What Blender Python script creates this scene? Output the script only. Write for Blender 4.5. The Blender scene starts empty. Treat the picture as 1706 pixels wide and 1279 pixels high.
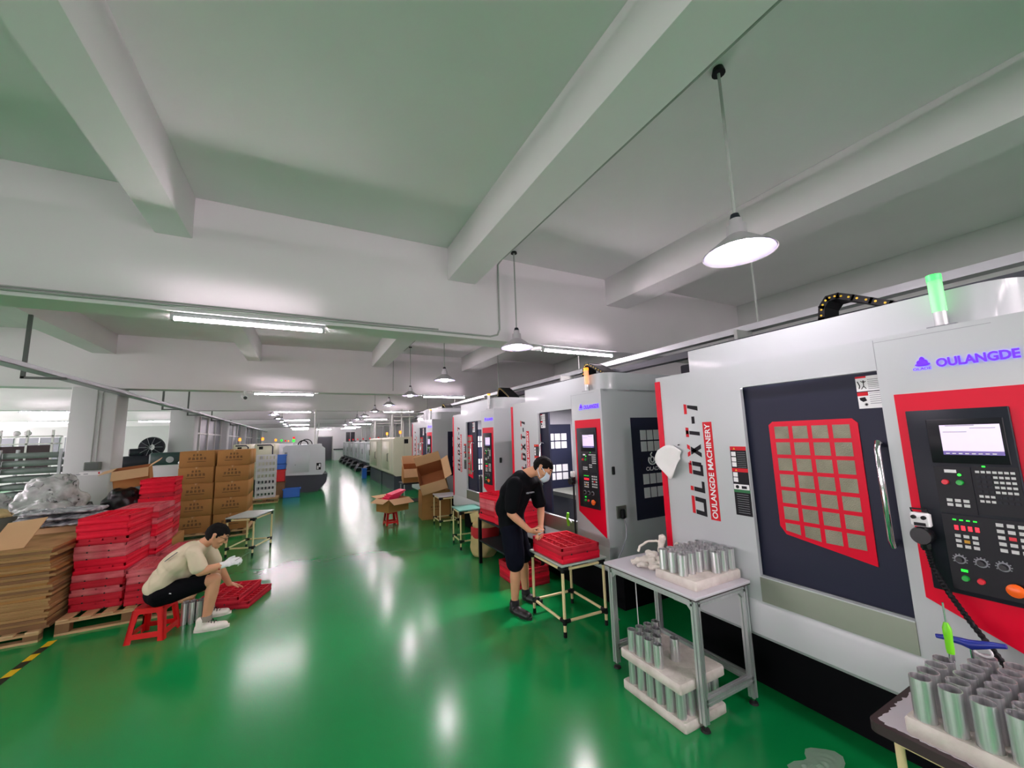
import bpy, bmesh, math, random
from math import sin, cos, pi, radians
from mathutils import Vector, Matrix, noise
random.seed(7)
C = bpy.context.scene.collection
S = bpy.context.scene
# ------------------------------------------------------------------ camera, world, exposure
F_PX, YAW, PITCH, ROLL, CAM_H = 651.1, 0.48443, 0.13147, -0.03194, 1.75
def cam_setup():
    cy, sy = cos(YAW), sin(YAW)
    r = Vector((cy, -sy, 0)); f = Vector((sy, cy, 0)); u = Vector((0, 0, 1))
    f2 = f*cos(PITCH)+u*sin(PITCH); u2 = u*cos(PITCH)-f*sin(PITCH)
    r3 = r*cos(ROLL)+u2*sin(ROLL); u3 = u2*cos(ROLL)-r*sin(ROLL)
    m = Matrix((r3, u3, -f2)).transposed().to_4x4()
    m.translation = (0, 0, CAM_H)
    cd = bpy.data.cameras.new('camera'); co = bpy.data.objects.new('camera', cd); C.objects.link(co)
    co.matrix_world = m; cd.sensor_width = 36; cd.lens = F_PX/1706*36; cd.clip_start = .02; cd.clip_end = 200
    S.camera = co
cam_setup()
w = bpy.data.worlds.new('world'); S.world = w; w.use_nodes = True
w.node_tree.nodes['Background'].inputs[0].default_value = (1, .83, .925, 1)
w.node_tree.nodes['Background'].inputs[1].default_value = 7.0
S.view_settings.view_transform = 'Standard'; S.view_settings.look = 'None'
S.view_settings.exposure = 0.3; S.view_settings.gamma = 1; S.view_settings.use_curve_mapping = False
S.cycles.use_denoising = True
S.cycles.max_bounces = 7; S.cycles.diffuse_bounces = 5; S.cycles.glossy_bounces = 4; S.cycles.transmission_bounces = 6
S.cycles.sample_clamp_indirect = 6
TUBE_ES, BULB_ES = 105.0, 120.0          # emission of every tube / pendant bulb

# ------------------------------------------------------------------ materials
def lin(c):
    if isinstance(c, str):
        c = [int(c[i:i+2], 16)/255 for i in (0, 2, 4)]
    return tuple((x/12.92 if x <= .04045 else ((x+.055)/1.055)**2.4) for x in c)+(1,)
MATS = {}
def mat(name, col, rough=.5, metal=0, vary=0, scale=8, bump=0, bscale=40, emit=None, es=1, coat=0, trans=0, alpha=1, col2=None, rvary=0, stretch=None):
    m = bpy.data.materials.new(name); m.use_nodes = True; nt = m.node_tree; b = nt.nodes['Principled BSDF']
    b.inputs['Base Color'].default_value = lin(col); b.inputs['Roughness'].default_value = rough; b.inputs['Metallic'].default_value = metal
    if coat: b.inputs['Coat Weight'].default_value = coat; b.inputs['Coat Roughness'].default_value = .08
    if trans: b.inputs['Transmission Weight'].default_value = trans
    if alpha < 1: b.inputs['Alpha'].default_value = alpha
    if emit: b.inputs['Emission Color'].default_value = lin(emit); b.inputs['Emission Strength'].default_value = es
    if vary or bump or rvary:
        tc = nt.nodes.new('ShaderNodeTexCoord'); src = tc.outputs['Object']
        if stretch:
            mp = nt.nodes.new('ShaderNodeMapping'); mp.inputs['Scale'].default_value = stretch
            nt.links.new(src, mp.inputs['Vector']); src = mp.outputs['Vector']
    if vary or rvary:
        n = nt.nodes.new('ShaderNodeTexNoise'); n.inputs['Scale'].default_value = scale; n.inputs['Detail'].default_value = 5
        nt.links.new(src, n.inputs['Vector'])
    if vary:
        mx = nt.nodes.new('ShaderNodeMix'); mx.data_type = 'RGBA'
        c1 = lin(col); c2 = lin(col2) if col2 else tuple(x*(1-vary) for x in c1[:3])+(1,)
        mx.inputs[6].default_value = c1; mx.inputs[7].default_value = c2
        rp = nt.nodes.new('ShaderNodeValToRGB'); rp.color_ramp.elements[0].position = .3; rp.color_ramp.elements[1].position = .75
        nt.links.new(n.outputs[0], rp.inputs[0]); nt.links.new(rp.outputs[0], mx.inputs[0]); nt.links.new(mx.outputs[2], b.inputs['Base Color'])
    if rvary:
        mr = nt.nodes.new('ShaderNodeMapRange'); mr.inputs[1].default_value = 7.05; mr.inputs[2].default_value = .65
        mr.inputs[3].default_value = max(.02, rough-rvary); mr.inputs[4].default_value = rough+rvary
        nt.links.new(n.outputs[0], mr.inputs[0]); nt.links.new(mr.outputs[0], b.inputs['Roughness'])
    if bump:
        n2 = nt.nodes.new('ShaderNodeTexNoise'); n2.inputs['Scale'].default_value = bscale; n2.inputs['Detail'].default_value = 4
        nt.links.new(src, n2.inputs['Vector'])
        bp = nt.nodes.new('ShaderNodeBump'); bp.inputs['Strength'].default_value = bump; bp.inputs['Distance'].default_value = .01
        nt.links.new(n2.outputs[0], bp.inputs['Height']); nt.links.new(bp.outputs[0], b.inputs['Normal'])
    MATS[name] = m; return m
mat('floor_green', '0e8a44', .13, vary=.25, scale=.9, bump=.05, bscale=5, rvary=.06, col2='0c944c')
mat('ceiling_paint', 'f0ecee', .75, vary=.05, scale=1.2, bump=.05, bscale=14)
mat('wall_paint', 'cfd2cf', .7, vary=.06, scale=1.5)
mat('column_paint', 'd4d5d5', .55, vary=.04, scale=3)
mat('white_metal', 'bec4c5', .38, vary=.02, scale=2, coat=.2)
mat('white_paint', 'e6e6e6', .5)
mat('navy', '222638', .42)
mat('black', '101114', .5)
mat('black_gloss', '141418', .25)
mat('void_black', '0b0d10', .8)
mat('console', '20242c', .45)
mat('console2', '191b20', .45)
mat('red_paint', 'e0002c', .35)
mat('red_print', 'd4202c', .5)
mat('red_plastic', 'dc1016', .35)
mat('steel', '9aa093', .38, 1, vary=.12, scale=3, rvary=.08)
mat('chrome', 'dcdce0', .1, 1)
mat('aluminium', 'd2d6d6', .42, .75, vary=.12, scale=60, stretch=(1, 1, .05))
mat('tube_metal', 'ffffff', .27, .85, vary=.4, scale=70, stretch=(1, 1, .02), rvary=.08, col2='b4b6ba')
mat('pane', 'aaa893', .4, .55, vary=.2, scale=9, bump=.7, bscale=260, col2='908f7a')
mat('pane_white', 'dfe3e3', .25)
mat('interior_grey', '9b9da0', .5, vary=.15, scale=2)
mat('ivory_pipe', 'ecd9a4', .45)
mat('foam', 'e6e0d6', .8, vary=.1, scale=14, bump=.2, bscale=60, col2='cbc3b8')
mat('red_foam_bright', 'ee1f3a', .6, vary=.12, scale=9, bump=.15, bscale=40)
mat('red_foam_faded', 'e0787c', .7, vary=.3, scale=7, bump=.15, bscale=40, col2='c84856')
mat('red_foam_dark', 'cf2c3c', .65, vary=.2, scale=7, bump=.15, bscale=40)
mat('pink_foam', 'fb2f62', .5)
mat('cardboard', 'b4844f', .8, vary=.1, scale=5)
mat('cardboard_light', 'd3ac7e', .8, vary=.08, scale=5)
mat('cardboard_inside', 'a5683c', .85, vary=.1, scale=4)
mat('cardboard_edge', 'c29a6a', .85, vary=.35, scale=14, stretch=(.3, .3, 12), col2='86663e')
mat('print_black', '33261c', .8)
mat('letter_black', '15151a', .5)
mat('white_print', 'f2f2f2', .5)
mat('grey_print', '8b8f94', .5)
mat('green_print', '14703c', .5)
mat('wood', 'd3b184', .7, vary=.25, scale=4, stretch=(1, 8, 8), col2='b08c5c')
mat('wood_dark', '8a6440', .7, vary=.25, scale=4)
mat('laminate', 'd9d6dc', .35, vary=.06, scale=6)
mat('laminate_green', '5f9c8c', .35)
mat('laminate_grey', 'b4c0b8', .35)
mat('brown_edge', '3a2c2e', .5)
mat('blue_bin', '2a6fd2', .4)
mat('blue_handle', '1c2f96', .35)
mat('lime', '7ae01e', .4)
mat('cream_metal', 'd8d6bc', .45, vary=.04, scale=1.5)
mat('lathe_white', 'd6d9dc', .4, vary=.04, scale=2)
mat('dark_base', '3a3f48', .5, vary=.2, scale=2)
mat('grey_box', '6c736c', .5)
mat('hanger', '5c625e', .5, .3)
mat('galvanised', 'b4b8ba', .4, .7, vary=.1, scale=6)
mat('pipe_grey', 'a6aca6', .5)
mat('pipe_white', 'dcdcd8', .45)
mat('maroon', '2e1a1e', .6)
mat('green_metal', '27413c', .45)
mat('bag_white', 'e6e8e6', .25, vary=.3, scale=9, bump=.9, bscale=12, col2='a8aeac')
mat('bag_black', '14161a', .35, bump=.8, bscale=12)
mat('bag_clear', 'c8ccd0', .2, bump=.9, bscale=14, vary=.5, scale=12, col2='3a3e48')
mat('sack', 'd8c288', .7, vary=.2, scale=6, bump=.6, bscale=12)
mat('sack_red', 'c8242c', .7, bump=.4, bscale=12)
mat('glove_cloth', 'e8e2d6', .9, bump=.5, bscale=80)
mat('glove_white', 'eeeeee', .9, bump=.3, bscale=200)
mat('paper', 'f1f1ee', .8)
mat('skin', 'd9a07c', .5, vary=.08, scale=12)
mat('hair', '0c0a08', .75, bump=.6, bscale=90)
mat('shirt_black', '0f1114', .85, bump=.25, bscale=12)
mat('shorts_navy', '10131f', .85, bump=.25, bscale=14)
mat('shirt_cream', 'dccfb2', .9, bump=.35, bscale=9)
mat('shorts_black', '0b0c10', .8, bump=.3, bscale=10)
mat('mask_blue', 'cfe2ee', .8)
mat('shoe_black', '121214', .45)
mat('sock_black', '16161a', .9)
mat('sock_grey', '8c8478', .9)
mat('shoe_white', 'ece6da', .6)
mat('rubber', '18181a', .7)
mat('shade_metal', 'c9c6ca', .35, .5)
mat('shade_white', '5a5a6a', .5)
mat('yellow', 'e8c21c', .5)
mat('tape_black', '14241a', .5)
mat('tube_glow', 'ffffff', .4, emit='ffecf7', es=TUBE_ES)
mat('bulb_glow', 'ffffff', .4, emit='ffeef8', es=BULB_ES)
mat('sign_glow', '4a10ff', .4, emit='3a06ff', es=2.2)
mat('green_glow', '60ff80', .3, emit='10ff40', es=1.3)
mat('green_tube', 'b8f4c4', .25, alpha=.55, emit='60f880', es=.35)
mat('orange_glow', 'ffa040', .3, emit='ff8a20', es=1.6)
mat('orange_tube', 'f8d0b0', .25, alpha=.6, emit='ffb070', es=.4)
mat('red_lens', 'e01828', .3, emit='e01828', es=.5)
mat('screen', 'd8c8e4', .2, emit='d9c6e6', es=.5)
mat('screen_bar', '54458c', .2, emit='54458c', es=.5)
mat('led_red', 'ff2030', .3, emit='ff2038', es=1.2)
mat('led_green', '20ff30', .3, emit='20f838', es=1.2)
mat('btn_green', '1c9c3c', .3, emit='0c7a24', es=.25)
mat('btn_red', 'e02838', .3)
mat('btn_orange', 'ff6a18', .3)
mat('btn_yellow', 'c8941c', .4)
mat('key', 'd4d6d4', .5)
mat('window_dark', '30343a', .2)
mat('window_grey', '787e84', .4)
mat('window_lit', 'e8ecf2', .4, emit='d8dde6', es=.5)
mat('shelf_grey', '7d8a84', .5, .4, vary=.2, scale=8)
mat('plastic_film', 'ffffff', .3, alpha=.3, bump=.6, bscale=20)
mat('olive_mat', '2f3a2c', .9)

for n_, sp_ in (('navy', .2), ('red_paint', .2), ('red_print', .2), ('console', .25), ('console2', .25), ('black', .25), ('shirt_black', .08), ('shorts_navy', .08), ('shorts_black', .08), ('hair', .15), ('shirt_cream', .1), ('red_foam_bright', .15), ('red_foam_faded', .15), ('red_foam_dark', .15), ('cardboard', .1), ('cardboard_edge', .1), ('skin', .3), ('letter_black', .2), ('void_black', .1)):
    MATS[n_].node_tree.nodes['Principled BSDF'].inputs['Specular IOR Level'].default_value = sp_
# ------------------------------------------------------------------ mesh builder
class MB:
    def __init__(s): s.v = []; s.f = []; s.m = []; s.ms = []; s.sm = []; s.cur = 0; s.smooth = False
    def mat(s, name):
        if name not in s.ms: s.ms.append(name)
        s.cur = s.ms.index(name); return s
    def add(s, vs, fs, smooth=None):
        o = len(s.v); s.v += [tuple(v) for v in vs]
        for f in fs:
            s.f.append(tuple(i+o for i in f)); s.m.append(s.cur); s.sm.append(s.smooth if smooth is None else smooth)
        return s
    def box(s, x0, x1, y0, y1, z0, z1, b=0):
        if x0 > x1: x0, x1 = x1, x0
        if y0 > y1: y0, y1 = y1, y0
        if z0 > z1: z0, z1 = z1, z0
        b = min(b, (x1-x0)*.45, (y1-y0)*.45, (z1-z0)*.45)
        if b <= 0:
            vs = [(x, y, z) for z in (z0, z1) for y in (y0, y1) for x in (x0, x1)]
            return s.add(vs, [(0, 2, 3, 1), (4, 5, 7, 6), (0, 1, 5, 4), (2, 6, 7, 3), (0, 4, 6, 2), (1, 3, 7, 5)], False)
        # chamfered box
        vs = []
        def ring(z, k):
            return [(x0+k+b, y0+k, z), (x1-k-b, y0+k, z), (x1-k, y0+k+b, z), (x1-k, y1-k-b, z), (x1-k-b, y1-k, z), (x0+k+b, y1-k, z), (x0+k, y1-k-b, z), (x0+k, y0+k+b, z)]
        vs = ring(z0, b*.6)+ring(z0+b, 0)+ring(z1-b, 0)+ring(z1, b*.6)
        fs = [tuple(range(7, -1, -1)), tuple(range(24, 32))]
        for r in range(3):
            for i in range(8):
                j = (i+1) % 8; fs.append((r*8+i, r*8+j, (r+1)*8+j, (r+1)*8+i))
        return s.add(vs, fs, False)
    def obox(s, c, ax, ay, az, hx, hy, hz):
        c = Vector(c); ax = Vector(ax).normalized(); ay = Vector(ay).normalized(); az = Vector(az).normalized()
        vs = [c+ax*(hx*i)+ay*(hy*j)+az*(hz*k) for k in (-1, 1) for j in (-1, 1) for i in (-1, 1)]
        return s.add(vs, [(0, 2, 3, 1), (4, 5, 7, 6), (0, 1, 5, 4), (2, 6, 7, 3), (0, 4, 6, 2), (1, 3, 7, 5)], False)
    def cyl(s, p0, p1, r0, r1=None, n=16, caps=True, smooth=True):
        p0 = Vector(p0); p1 = Vector(p1); r1 = r0 if r1 is None else r1
        d = (p1-p0).normalized(); a = d.orthogonal().normalized(); b = d.cross(a)
        vs = [p0+(a*cos(2*pi*i/n)+b*sin(2*pi*i/n))*r0 for i in range(n)]+[p1+(a*cos(2*pi*i/n)+b*sin(2*pi*i/n))*r1 for i in range(n)]
        s.add(vs, [(i, (i+1) % n, n+(i+1) % n, n+i) for i in range(n)], smooth)
        if caps: s.add(vs, [tuple(range(n-1, -1, -1)), tuple(range(n, 2*n))], False)
        return s
    def lathe(s, c, prof, n=24, axis=(0, 0, 1), smooth=True):
        c = Vector(c); d = Vector(axis).normalized(); a = d.orthogonal().normalized(); b = d.cross(a); vs = []
        for r, z in prof:
            vs += [c+d*z+(a*cos(2*pi*i/n)+b*sin(2*pi*i/n))*r for i in range(n)]
        fs = [(k*n+i, k*n+(i+1) % n, (k+1)*n+(i+1) % n, (k+1)*n+i) for k in range(len(prof)-1) for i in range(n)]
        return s.add(vs, fs, smooth)
    def tube(s, pts, r, n=8, caps=True):
        P = [Vector(p) for p in pts]; vs = []; T0 = None
        for i, p in enumerate(P):
            t = (P[min(i+1, len(P)-1)]-P[max(i-1, 0)]).normalized()
            if i == 0: a = t.orthogonal().normalized()
            else: a = (a-t*a.dot(t)); a = a.normalized() if a.length > 1e-6 else t.orthogonal().normalized()
            b = t.cross(a); rr = r[i] if isinstance(r, (list, tuple)) else r
            vs += [p+(a*cos(2*pi*k/n)+b*sin(2*pi*k/n))*rr for k in range(n)]
        fs = [(k*n+i, k*n+(i+1) % n, (k+1)*n+(i+1) % n, (k+1)*n+i) for k in range(len(P)-1) for i in range(n)]
        s.add(vs, fs, True)
        if caps: s.add(vs, [tuple(range(n-1, -1, -1)), tuple(range((len(P)-1)*n, len(P)*n))], False)
        return s
    def prism(s, pts, d):          # polygon (3-D points) swept by vector d
        P = [Vector(p) for p in pts]; d = Vector(d); n = len(P)
        return s.add(P+[p+d for p in P], [tuple(range(n-1, -1, -1)), tuple(range(n, 2*n))]+[(i, (i+1) % n, n+(i+1) % n, n+i) for i in range(n)], False)
    def ell(s, c, rx, ry, rz, n=16, m=10, M=None):
        vs = []; c = Vector(c)
        for j in range(m+1):
            t = pi*j/m
            for i in range(n):
                p = Vector((rx*sin(t)*cos(2*pi*i/n), ry*sin(t)*sin(2*pi*i/n), rz*cos(t)))
                vs.append(c+(M @ p if M else p))
        return s.add(vs, [(j*n+i, (j+1)*n+i, (j+1)*n+(i+1) % n, j*n+(i+1) % n) for j in range(m) for i in range(n)], True)
    def mesh(s, name, off=(0, 0, 0)):
        me = bpy.data.meshes.new(name); o = Vector(off)
        me.from_pydata([tuple(Vector(v)-o) for v in s.v], [], s.f)
        for m in s.ms: me.materials.append(MATS[m])
        me.polygons.foreach_set('material_index', s.m); me.polygons.foreach_set('use_smooth', s.sm)
        bm = bmesh.new(); bm.from_mesh(me); bmesh.ops.remove_doubles(bm, verts=bm.verts, dist=1e-6)
        bmesh.ops.recalc_face_normals(bm, faces=bm.faces); bm.to_mesh(me); bm.free(); me.set_sharp_from_angle(angle=radians(40)); me.update()
        return me
    def build(s, name, parent=None, label=None):
        off = wloc(parent) if parent else (0, 0, 0)
        o = bpy.data.objects.new(name, s.mesh(name, off)); C.objects.link(o)
        if parent: o.parent = parent
        if label: o['label'] = label
        return o
def wloc(o):
    p = Vector((0, 0, 0))
    while o: p = p+o.location; o = o.parent
    return p
def tag(o, label=None, cat=None, group=None, kind=None):
    if label: o['label'] = label
    if cat: o['category'] = cat
    if group: o['group'] = group
    if kind: o['kind'] = kind
    return o
def thing(name, label, cat, loc=(0, 0, 0), group=None):
    o = bpy.data.objects.new(name, None); C.objects.link(o); o.location = loc; o.empty_display_size = .1
    return tag(o, label, cat, group)
def struct(mb, name):
    return tag(mb.build(name), kind='structure')
def single(mb, name, label, cat, group=None):      # one-mesh thing with its origin at its base
    xs = [v[0] for v in mb.v]; ys = [v[1] for v in mb.v]; zs = [v[2] for v in mb.v]
    off = Vector(((min(xs)+max(xs))/2, (min(ys)+max(ys))/2, min(zs)))
    o = bpy.data.objects.new(name, mb.mesh(name, off)); C.objects.link(o); o.location = off
    return tag(o, label, cat, group)
def dup(root, loc, label=None, group=None, rotz=None):
    r = root.copy(); C.objects.link(r); r.location = loc
    if rotz is not None: r.rotation_euler = (0, 0, rotz)
    if label: r['label'] = label
    if group: r['group'] = group
    for ch in list(root.children):
        c = ch.copy(); C.objects.link(c); c.parent = r
        for g in list(ch.children):
            d = g.copy(); C.objects.link(d); d.parent = c
    return r
def B(m, *a, **k): return MB().mat(m).box(*a, **k)
NTH = 'first second third fourth fifth sixth seventh eighth ninth tenth eleventh twelfth thirteenth fourteenth fifteenth sixteenth seventeenth eighteenth nineteenth twentieth twenty-first twenty-second twenty-third twenty-fourth twenty-fifth twenty-sixth'.split()
ORD = ['topmost', 'second from the top', 'third from the top', 'fourth from the top', 'fifth from the top', 'sixth from the top', 'seventh from the top', 'eighth from the top', 'ninth from the top', 'tenth from the top', 'eleventh from the top', 'twelfth from the top', 'thirteenth from the top']
def text_mb(mb, txt, org, dx, dy, size, width=None, thick=.0012, bold=.0, spacing=1.0, split=None):
    """lettering as geometry; org = lower-left corner, dx/dy = unit directions; width = total width to fit"""
    cu = bpy.data.curves.new('t', 'FONT'); cu.body = txt; cu.size = 1; cu.offset = bold; cu.space_character = spacing; cu.resolution_u = 3
    ob = bpy.data.objects.new('t', cu); C.objects.link(ob)
    bpy.context.view_layer.update()
    me = bpy.data.meshes.new_from_object(ob.evaluated_get(bpy.context.evaluated_depsgraph_get()))
    bpy.data.objects.remove(ob); bpy.data.curves.remove(cu)
    xs = [v.co.x for v in me.vertices]; ys = [v.co.y for v in me.vertices]
    x0, x1, y0, y1 = min(xs), max(xs), min(ys), max(ys)
    k = size/(y1-y0); kx = (width/(x1-x0)) if width else k
    dx = Vector(dx); dy = Vector(dy); nn = dx.cross(dy); org = Vector(org)
    vs = [org+dx*((v.co.x-x0)*kx)+dy*((v.co.y-y0)*k)+nn*thick for v in me.vertices]
    fs = [tuple(p.vertices) for p in me.polygons]
    bpy.data.meshes.remove(me)
    mb.add(vs, fs, False)
    return x1-x0
# ------------------------------------------------------------------ the hall
XL, XR, YB, YF, ZC = -15.0, 7.0, -5.0, 41.5, 4.0
struct(B('floor_green', XL-.2, XR+.2, YB-.2, YF+.2, -.1, 0), 'floor')
struct(B('ceiling_paint', XL-.2, XR+.2, YB-.2, YF+.2, ZC, ZC+.1), 'ceiling')
struct(B('wall_paint', XR, XR+.2, YB, YF, 0, ZC), 'wall_right')
def added_opening_wall(name, a0, a1, span, zlo, zhi, side):
    # wall with a row of tall openings added for fill light; side 'x' = wall in the YZ plane at XL, 'y' = wall in the XZ plane at YB
    mb = MB().mat('wall_paint')
    def bx(p, q, z0, z1):
        if side == 'x': mb.box(XL-.2, XL, p, q, z0, z1)
        elif side == 'r': mb.box(XR, XR+.2, p, q, z0, z1)
        else: mb.box(p, q, YB-.2, YB, z0, z1)
    bx(a0, a1, 0, zlo); bx(a0, a1, zhi, ZC)
    p = a0; n = 1; pier = .35
    while p < a1-.01:
        q = min(p+pier, a1); bx(p, q, zlo, zhi); r = min(q+span, a1)
        if r > q+.2:
            l = bpy.data.lights.new('added_light_portal', 'AREA'); l.shape = 'RECTANGLE'; l.size = r-q; l.size_y = zhi-zlo; l.cycles.is_portal = True
            o = bpy.data.objects.new('added_light_portal', l); C.objects.link(o)
            if side == 'x': o.location = (XL-.1, (q+r)/2, (zlo+zhi)/2); o.rotation_euler = (pi/2, 0, -pi/2)
            elif side == 'r': o.location = (XR+.1, (q+r)/2, (zlo+zhi)/2); o.rotation_euler = (pi/2, 0, pi/2)
            else: o.location = ((q+r)/2, YB-.1, (zlo+zhi)/2); o.rotation_euler = (pi/2, 0, pi)
            mf = MB().mat('white_paint'); m_ = (q+r)/2
            if side == 'x': mf.box(XL-.14, XL-.08, m_-.03, m_+.03, zlo, zhi)
            elif side == 'r': mf.box(XR+.08, XR+.14, m_-.03, m_+.03, zlo, zhi)
            else: mf.box(m_-.03, m_+.03, YB-.14, YB-.08, zlo, zhi)
            tag(mf.build('window_1'), kind='structure')  # mullion of an added, unseen opening
        p = r
    struct(mb, name)
added_opening_wall('wall_left', YB, YF, 5.7, .9, 3.5, 'x')  # openings added out of view to let neutral light reach the ceiling
struct(B('wall_paint', XL, 1.6, YB-.2, YB, 0, ZC), 'wall_behind')
added_opening_wall('wall_behind', 1.2, 4.1, 2.2, .7, 3.7, 'y')  # more unseen openings, added to brighten the ceiling over the machines
struct(B('wall_paint', 4.1, XR, YB-.2, YB, 0, ZC), 'wall_behind')
struct(B('white_paint', XL, XR, YF, YF+.2, 0, ZC), 'wall_far')
struct(B('wall_paint', XL, -4.6, 28.65, 28.8, 0, 2.92), 'wall_inner')
BEAMS_Y = [-1.85, 4.25, 10.35, 16.45, 22.55, 28.65, 34.75]
for y in BEAMS_Y:
    struct(B('ceiling_paint', XL, XR, y, y+.35, 2.92, ZC, b=.006), 'ceiling_beam')
for x0, x1 in ((-9.4, -9.0), (-6.5, -6.1), (-3.75, -3.4), (-1.23, -.97), (1.42, 1.77), (3.84, 4.25)):
    for i in range(len(BEAMS_Y)):
        ys = (YB if i == 0 else BEAMS_Y[i-1]+.35), BEAMS_Y[i]
        struct(B('ceiling_paint', x0, x1, ys[0], ys[1], 3.6, ZC, b=.006), 'ceiling_beam')
for y in (10.3, 16.4, 22.5, 28.6, 34.7):
    struct(B('column_paint', -3.95, -3.3, y, y+.55, 0, 2.93, b=.012), 'column')
for y in (4.2, 10.3, 16.4):
    struct(B('column_paint', -9.6, -9.0, y, y+.5, 0, 2.93, b=.012), 'column')
    struct(B('column_paint', 6.4, 6.99, y, y+.5, 0, 2.93, b=.012), 'column')
# far wall door and windows
mb = MB().mat('window_dark').box(.92, 2.18, 41.44, 41.5, 0, 2.2).mat('pipe_grey').box(.86, .92, 41.42, 41.5, 0, 2.26).box(2.18, 2.24, 41.42, 41.5, 0, 2.26).box(.86, 2.24, 41.42, 41.5, 2.2, 2.26)
struct(mb, 'door_1')
mb = MB().mat('window_dark').box(3.4, 4.2, 41.45, 41.5, 1.5, 2.6).mat('white_paint').box(3.34, 3.4, 41.43, 41.5, 1.45, 2.65).box(4.2, 4.26, 41.43, 41.5, 1.45, 2.65).box(3.78, 3.82, 41.43, 41.5, 1.5, 2.6)
struct(mb, 'window_1')
for k, x in enumerate((-14.2, -12.6, -11.0)):
    mb = MB().mat('window_grey').box(x, x+1.4, 28.6, 28.65, 1.3, 2.4).mat('white_paint').box(x-.05, x+1.45, 28.58, 28.65, 2.4, 2.46).box(x+.68, x+.72, 28.58, 28.65, 1.3, 2.4).box(x-.05, x+1.45, 28.58, 28.65, 1.24, 1.3)
    struct(mb, 'window_%d' % (k+2))
# glazed partition along the column row
for k, (ya, yb) in enumerate(((17.0, 22.5), (23.1, 28.6), (29.2, 34.7), (35.3, 41.4))):
    mb = MB().mat('column_paint').box(-3.62, -3.52, ya, yb, 0, .95)
    mb.mat('window_grey').box(-3.58, -3.56, ya, yb, .95, 2.9)
    mb.mat('pipe_white'); n = 4
    for i in range(n+1):
        y = ya+(yb-ya)*i/n; y = min(max(y, ya+.04), yb-.04); mb.box(-3.63, -3.51, y-.04, y+.04, 0, 2.91)
    for z in (.95, 2.2, 2.87): mb.box(-3.62, -3.52, ya, yb, z-.03, z+.03)
    struct(mb, 'wall_partition')
# hazard tape on the floor
mb = MB(); n = 22; y = 2.6
for i in range(n):
    mb.mat('yellow' if i % 2 else 'tape_black').box(-2.055, -1.995, y, y+.13, .0005, .002); y += .13
t = single(mb, 'hazard_tape', 'yellow and black hazard tape stuck to the green floor before the pallets', 'floor tape')
t.location.z = .0005

# ------------------------------------------------------------------ lamps of the hall
def area(name, parent, loc, sx, sy, power, shape='RECTANGLE', col=(1, .88, .955)):
    l = bpy.data.lights.new(name, 'AREA'); l.shape = shape; l.size = sx
    if shape == 'RECTANGLE': l.size_y = sy
    l.energy = power; l.color = col
    o = bpy.data.objects.new(name, l); C.objects.link(o); o.parent = parent; o.location = loc
    return o
def tube_light(loc, label):
    t = thing('tube_light', label, 'ceiling light', loc, 'fluorescent battens under the cross beams')
    x, y, z = loc
    MB().mat('white_metal').box(x-.61, x+.61, y-.02, y+.02, z+.012, z+.05, b=.005).box(x-.61, x-.585, y-.022, y+.022, z-.02, z+.05).box(x+.585, x+.61, y-.022, y+.022, z-.02, z+.05).build('housing', t)
    MB().mat('tube_glow').cyl((x-.585, y, z-.003), (x+.585, y, z-.003), .015, n=12).build('lamp_tube', t)
    return t
names = ['over the crouching worker', 'beyond the second beam', 'at the third beam', 'at the fourth beam', 'at the fifth beam', 'at the sixth beam']
tl = tube_light((-.48, 4.31, 2.868), 'white tube light under the ceiling beam over the squatting worker')
tz = -.48
aisle = [(-.48, 10.41, 'white tube light beside the small camera, second along the aisle'), (-.48, 16.51, 'white tube light above the free standing lathe'), (-.48, 22.61, 'white tube light on the fourth beam over the far aisle'), (-.48, 28.71, 'white tube light on the fifth beam over the far aisle'), (-.48, 34.81, 'white tube light on the last beam over the far aisle'),
         (3.35, 4.31, 'white tube light behind the second pendant lamp over the machines'), (3.35, 10.41, 'white tube light on the second beam over the machine row'), (3.35, 16.51, 'white tube light on the third beam over the cream cabinets'), (3.35, 22.61, 'white tube light on the fourth beam over the machine row'), (3.35, 28.71, 'white tube light on the fifth beam over the machine row'), (3.35, 34.81, 'white tube light on the last beam over the machine row'), (-.48, 38.6, 'white tube light nearest the far wall over the aisle'), (3.35, 38.6, 'white tube light nearest the far wall over the machine row'), (1.4, 40.0, 'white tube light above the dark far door'),
         (-6.75, 16.51, 'white tube light beyond the column with the grey box'), (-5.9, 22.61, 'white tube light behind the column, above the dark fan'), (-8.8, 16.51, 'white tube light at the edge of the side room'), (-9.2, 22.61, 'short looking white tube light deep in the side room'),
         (-.48, -1.79, 'white tube light under the beam behind the viewpoint'), (2.6, -1.79, 'added unseen tube light under the rear beam over the machines'), (1.35, -1.79, 'added unseen tube light under the rear beam between aisle and machines'), (-5.2, 4.31, 'white tube light over the cardboard pallets'), (-6.2, 10.41, 'white tube light over the plastic wrapped goods')]  # two extra rear-beam tubes are added out of view to lift the ceiling
for x, y, lab in aisle:
    r_ = dup(tl, (x, y, 2.868), lab)
    if y > 38:      # these hang from the slab on two rods
        MB().mat('pipe_grey').cyl((x-.4, y, 2.9), (x-.4, y, ZC), .008, n=6).cyl((x+.4, y, 2.9), (x+.4, y, ZC), .008, n=6).build('hanging_rod', r_)
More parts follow.
